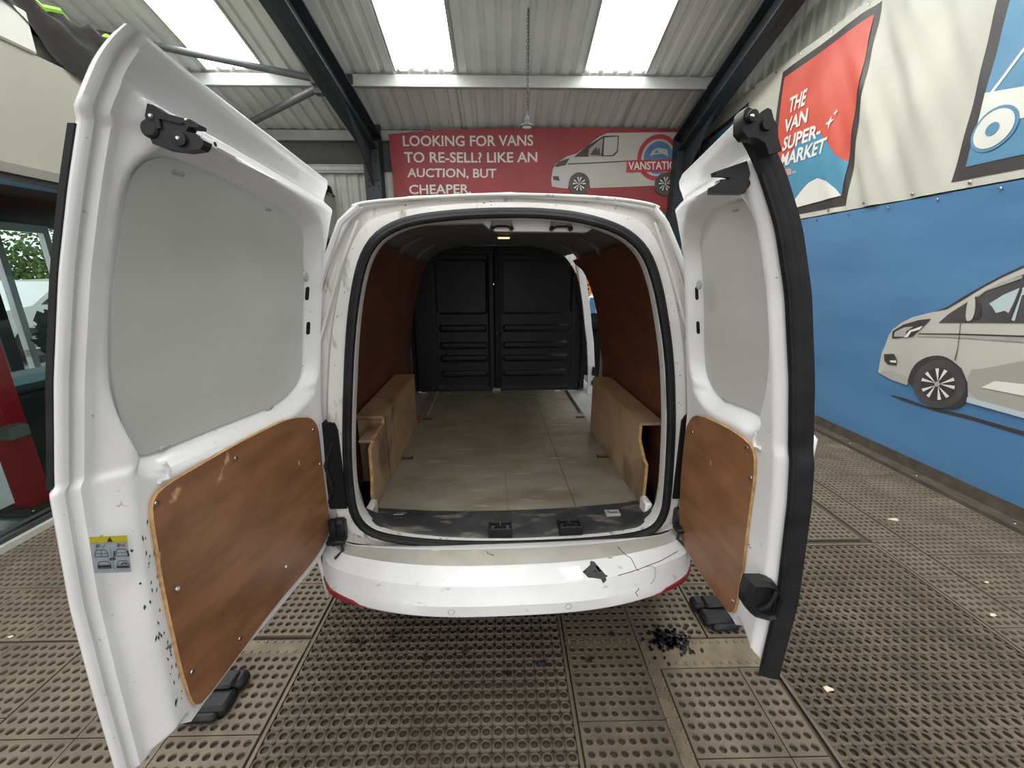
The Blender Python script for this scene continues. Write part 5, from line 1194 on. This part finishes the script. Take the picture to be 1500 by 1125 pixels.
# right latch plate
rl = B().prism([(.440,1.7025),(.471,1.7125),(.500,1.722),(.510,1.700),(.507,1.668),(.503,1.664),(.438,1.664),(.4375,1.676),(.450,1.684),(.452,1.689),(.470,1.690),(.472,1.694),(.463,1.6955),(.442,1.696)], lambda x, z: (x, .838, z), lambda x, z: (x, .856, z)).done('upper_latch', M['black'], drr)
B().prism([(.438,1.664),(.503,1.664),(.503,1.668),(.438,1.668)], lambda x, z: (x, .8365, z), lambda x, z: (x, .838, z)).lathe([(.010,.004),(.012,.02)], (.508,.842,1.683), 'y', 14).prism([(.447,1.6945),(.470,1.6945),(.472,1.690),(.468,1.688),(.468,1.692),(.447,1.692)], lambda x, z: (x, .836, z), lambda x, z: (x, .838, z)).done('latch_pivot', M['rubber'], drr)
for nm_ in ('upper_latch.001','latch_pivot.001'):
    for v_ in bpy.data.objects[nm_].data.vertices:
        p = v_.co+ROOT[van.name]; v_.co = Vector((p.x*.96, p.y*.96, HCAM+(p.z-HCAM)*.96))-ROOT[van.name]
# black rubber along the free edge of the right door
zz = np.linspace(.485, 1.745, 70)
def flap(y_in, h_in, y_out, h_out, y_mid, h_mid, nm):
    V = []; Fc = []
    for z in zz:
        yf = float(yfR(z))+.022*float(ss(.62,.50,np.array(z)))*0
        for dy, hh in ((y_in,h_in),(y_mid,h_mid),(y_out,h_out),(y_out-.002,h_out-.014),(y_mid,h_mid-.012),(y_in,h_in-.012)):
            x, y, _ = onR(hh)(yf+dy, z); V.append((x, yf+dy, z))
    for i in range(len(zz)-1):
        for k in range(6): Fc.append((i*6+k, i*6+(k+1)%6, (i+1)*6+(k+1)%6, (i+1)*6+k))
    Fc += [tuple(range(6)), tuple(range((len(zz)-1)*6, len(zz)*6))]
    return mesh(nm, V, Fc, M['rubber'], drr, True, auto=45)
flap(.012, .030, .000, .008, .006, .022, 'edge_seal')
flap(.004, .012, -.003, -.002, .000, .006, 'edge_seal')
q = B(); P = []
for z in zz[2:-3]: P.append(onR(.024)(float(yfR(z))+.006, z))
q.tube(P, .004, 8); q.done('edge_seal', M['rubber'], drr, True)
q = B()
q.prism([(.447,1.738),(.436,1.748),(.434,1.765),(.4345,1.778),(.440,1.784),(.452,1.779),(.461,1.774),(.468,1.779),(.475,1.783),(.482,1.780),(.489,1.766),(.497,1.757),(.502,1.738),(.512,1.718),(.490,1.712),(.480,1.730),(.462,1.738)], lambda x, z: (x, .757, z), lambda x, z: (x, .785, z))
q.lathe([(.009,-.012),(.010,.0),(.008,.012)], (.446,.758,1.768), 'y', 12).lathe([(.010,-.008),(.013,.01)], (.476,.758,1.758), 'y', 12)
q.done('seal_cap', M['rubber'], drr, True, 50)
B().lathe([(.004,0),(.002,-.003)], (.443,.745,1.766), 'y', 8).done('seal_rivet', M['steel'], drr)
# lower handle bezel of the right door, facing the camera
hp = [(.620,.792),(.662,.790),(.692,.778),(.706,.756),(.714,.732),(.712,.700),(.709,.668),(.690,.664),(.655,.677),(.638,.692),(.618,.722),(.616,.760)]
cx, cz = .672, .724
inn = [(cx+(x-cx)*.66+.006, cz+(z-cz)*.68) for x, z in hp]; n = len(hp)
V = [(x, .812, z) for x, z in hp]+[(cx+(x-cx)*.97, .790, cz+(z-cz)*.97) for x, z in hp]+[(x, .780, z) for x, z in [(cx+(a-cx)*.78+.004, cz+(b_-cz)*.80) for a, b_ in hp]]+[(x, .786, z) for x, z in inn]+[(x, .799, z) for x, z in inn]
Fc = [(r*n+i, r*n+(i+1)%n, (r+1)*n+(i+1)%n, (r+1)*n+i) for r in range(4) for i in range(n)]+[tuple(range(4*n, 5*n)), tuple(range(n))]
hb = mesh('handle_bezel', V, Fc, M['black'], drr, True, auto=35)
B().tube([(.655,.805,.690),(.668,.795,.698),(.682,.788,.715),(.690,.786,.738),(.697,.79,.757)], [.006,.008,.007,.005,.007], 10).done('inner_handle', M['black'], drr, True)
# outer grab handle showing past the edge
B().rbox((float(baseR(.8,1.13))+.022,.80,1.090),(float(baseR(.8,1.13))+.046,.93,1.160),.012).done('outer_handle', M['paint'], drr, True, 60)
B().rbox((float(baseL(.7,1.10))-.07,.68,1.03),(float(baseL(.7,1.10))-.03,.86,1.12),.012).done('outer_handle', M['paint'], dl, True, 60)
# pull strap dents
for nm, on, dr_, y, z in (('L', onL, dl, .742, 1.145), ('R', onR, drr, .872, 1.125)):
    c = on(.049)(y, z); B().tube([(c[0], y-.012, z-.018),(c[0], y+.008, z-.022),(c[0], y+.014, z-.004),(c[0], y+.008, z+.012)], .0045, 8).done('pressed_loop', M['paint'], dr_, True)
q = B(); rnd = random.Random(3)
for i in range(46):     # scuffs on the lower pillar of the left door
    z = rnd.uniform(.60,1.06); y = .712-.018*rnd.random()-(.03*rnd.random() if rnd.random() < .25 else 0); a = rnd.uniform(-.5,.9); l_ = rnd.uniform(.002,.009)
    P = [(y-l_*math.sin(a)*.4, z-l_), (y+.0018, z), (y+l_*math.sin(a)*.4, z+l_), (y-.001, z)]
    q.add([onL(.0004, True)(*p) for p in P], [(0,1,2,3)])
q.done('scuff_mark', M['patch'], dl)['kind'] = 'stuff'
# ================================================================== THINGS ON THE FLOOR
def pads(name, x, y, sx, label):
    t = empty(name, (x, y, 0), label, 'lift pad', 'black rubber lift pads on the floor')
    B().rbox((x-.085,y-.035,0),(x+.085,y+.045,.045),.012).rbox((x-.06,y-.055,.0),(x+.06,y-.02,.03),.01).done('lower_pad', M['black'], t, True, 40)
    B().rbox((x-.075+sx*.02,y+.05,.0),(x+.075+sx*.02,y+.12,.05),.016).rbox((x-.05,y+.03,.045),(x+.07,y+.10,.062),.008).done('upper_pad', M['rubber'], t, True, 40)
pads('lift_pad', -1.035, 1.15, 1, 'black rubber lift pad on the floor under the left open door')
pads('lift_pad', 1.015, 1.415, -1, 'black rubber lift pad on the floor under the right open door')
rnd = random.Random(11)
def scrap(name, px, s_, m, label, cat, group, flat=.15):
    x, y = px; q = B(); n = 9; V = []; 
    for k in range(2):
        for i in range(n):
            a = 2*math.pi*i/n; r = s_*(.55+.6*rnd.random())*(1 if k == 0 else .6); V.append((x+math.cos(a)*r*1.4, y+math.sin(a)*r*.7, .001+k*s_*flat*(.6+rnd.random())))
    V.append((x, y, .001+s_*flat*1.6)); V.append((x, y, 0)); Fc = [(i, (i+1)%n, n+(i+1)%n, n+i) for i in range(n)]+[(n+i, n+(i+1)%n, 2*n) for i in range(n)]+[((i+1)%n, i, 2*n+1) for i in range(n)]
    o = mesh(name, V, Fc, m); tag(o, label, cat, group); return o
def g(u, v):
    """where a point of the picture meets the floor"""
    a = (u-750)/F; b_ = (562.5-v)/F; fw = Vector((math.sin(YAW)*math.cos(PITCH), math.cos(YAW)*math.cos(PITCH), -math.sin(PITCH))); rt = Vector((math.cos(YAW), -math.sin(YAW), 0)); d = fw+rt*a+rt.cross(fw)*b_; t = -HCAM/d.z
    return (d.x*t, d.y*t)
for (u, v), s_, where in (((1306,681),.035,'near the wall kerb, left of two'),((1320,689),.032,'near the wall kerb, right of two'),((1310,761),.028,'on the dimpled mats between door and wall'),((1160,887),.020,'beside the edge of the right rear door'),((1213,1010),.018,'on the ring mat right of the dark seam'),((1452,750),.024,'close to the foot of the blue banner'),((1455,901),.014,'on the mats at the right edge'),((1446,853),.010,'on the mat seam at the right'),((15,933),.009,'on the mats at the far left')):
    scrap('litter_scrap', g(u, v), s_, M['litter'], 'small cream scrap of litter '+where, 'litter', 'cream litter scraps')
for (u, v), s_, where in (((518,939),.017,'under the left half of the bumper'),((530,943),.012,'beside another near the left connector strip'),((575,934),.013,'below the left reflector'),((624,966),.014,'right of the left ring mat edge'),((681,955),.011,'on the ring mat below the bumper centre'),((688,978),.010,'on the ring mat, lowest of the middle pair'),((744,986),.013,'on the ring mat left of the seam'),((793,973),.018,'largest, beside the central seam'),((863,968),.014,'on the pale dimpled mat right of the seam'),((897,930),.014,'under the bumper near the right connector strip')):
    scrap('rubber_crumb', g(u, v), s_, M['crumb'], 'black rubber crumb '+where, 'debris', 'black rubber crumbs', .5)
q = B()
for i in range(170):
    a = rnd.gauss(0,1); b_ = rnd.gauss(0,1); x = .745+.045*a; y = 1.335+.032*b_
    n = 6; P = [(x+rnd.uniform(.004,.010)*math.cos(k*math.pi/3), y+rnd.uniform(.004,.010)*math.sin(k*math.pi/3)) for k in range(n)]; q.prism(P, lambda a, b_: (a, b_, .0), lambda a, b_: (a, b_, .0032))
o = q.done('oil_grit', M['crumb']); tag(o, 'patch of black oily grit on the connector strip under the bumper', 'grit'); o['kind'] = 'stuff'
# orange clay blocks stacked against the back wall, seen through the side opening
bw = empty('block_stack', R((1.75,7.2,-.016)), 'stack of orange perforated clay blocks by the back wall, seen through the van side opening', 'blocks')
for j in range(8):
    for i in range(5):
        u0 = 1.25+i*.235+(.0 if j%2 else .02); z0 = -.016+j*.235
        q = B(); nn = 3; c_ = .23/nn; tk = .035
        for a in range(nn+1): q.box((u0+a*(.23-tk)/nn, 7.0, z0),(u0+a*(.23-tk)/nn+tk, 7.3, z0+.23))
        for b_ in range(nn+1):
            for a in range(nn): q.box((u0+a*(.23-tk)/nn+tk, 7.0, z0+b_*(.23-tk)/nn),(u0+(a+1)*(.23-tk)/nn, 7.3, z0+b_*(.23-tk)/nn+tk))
        child(q, 'clay_block', M['brick'], bw)
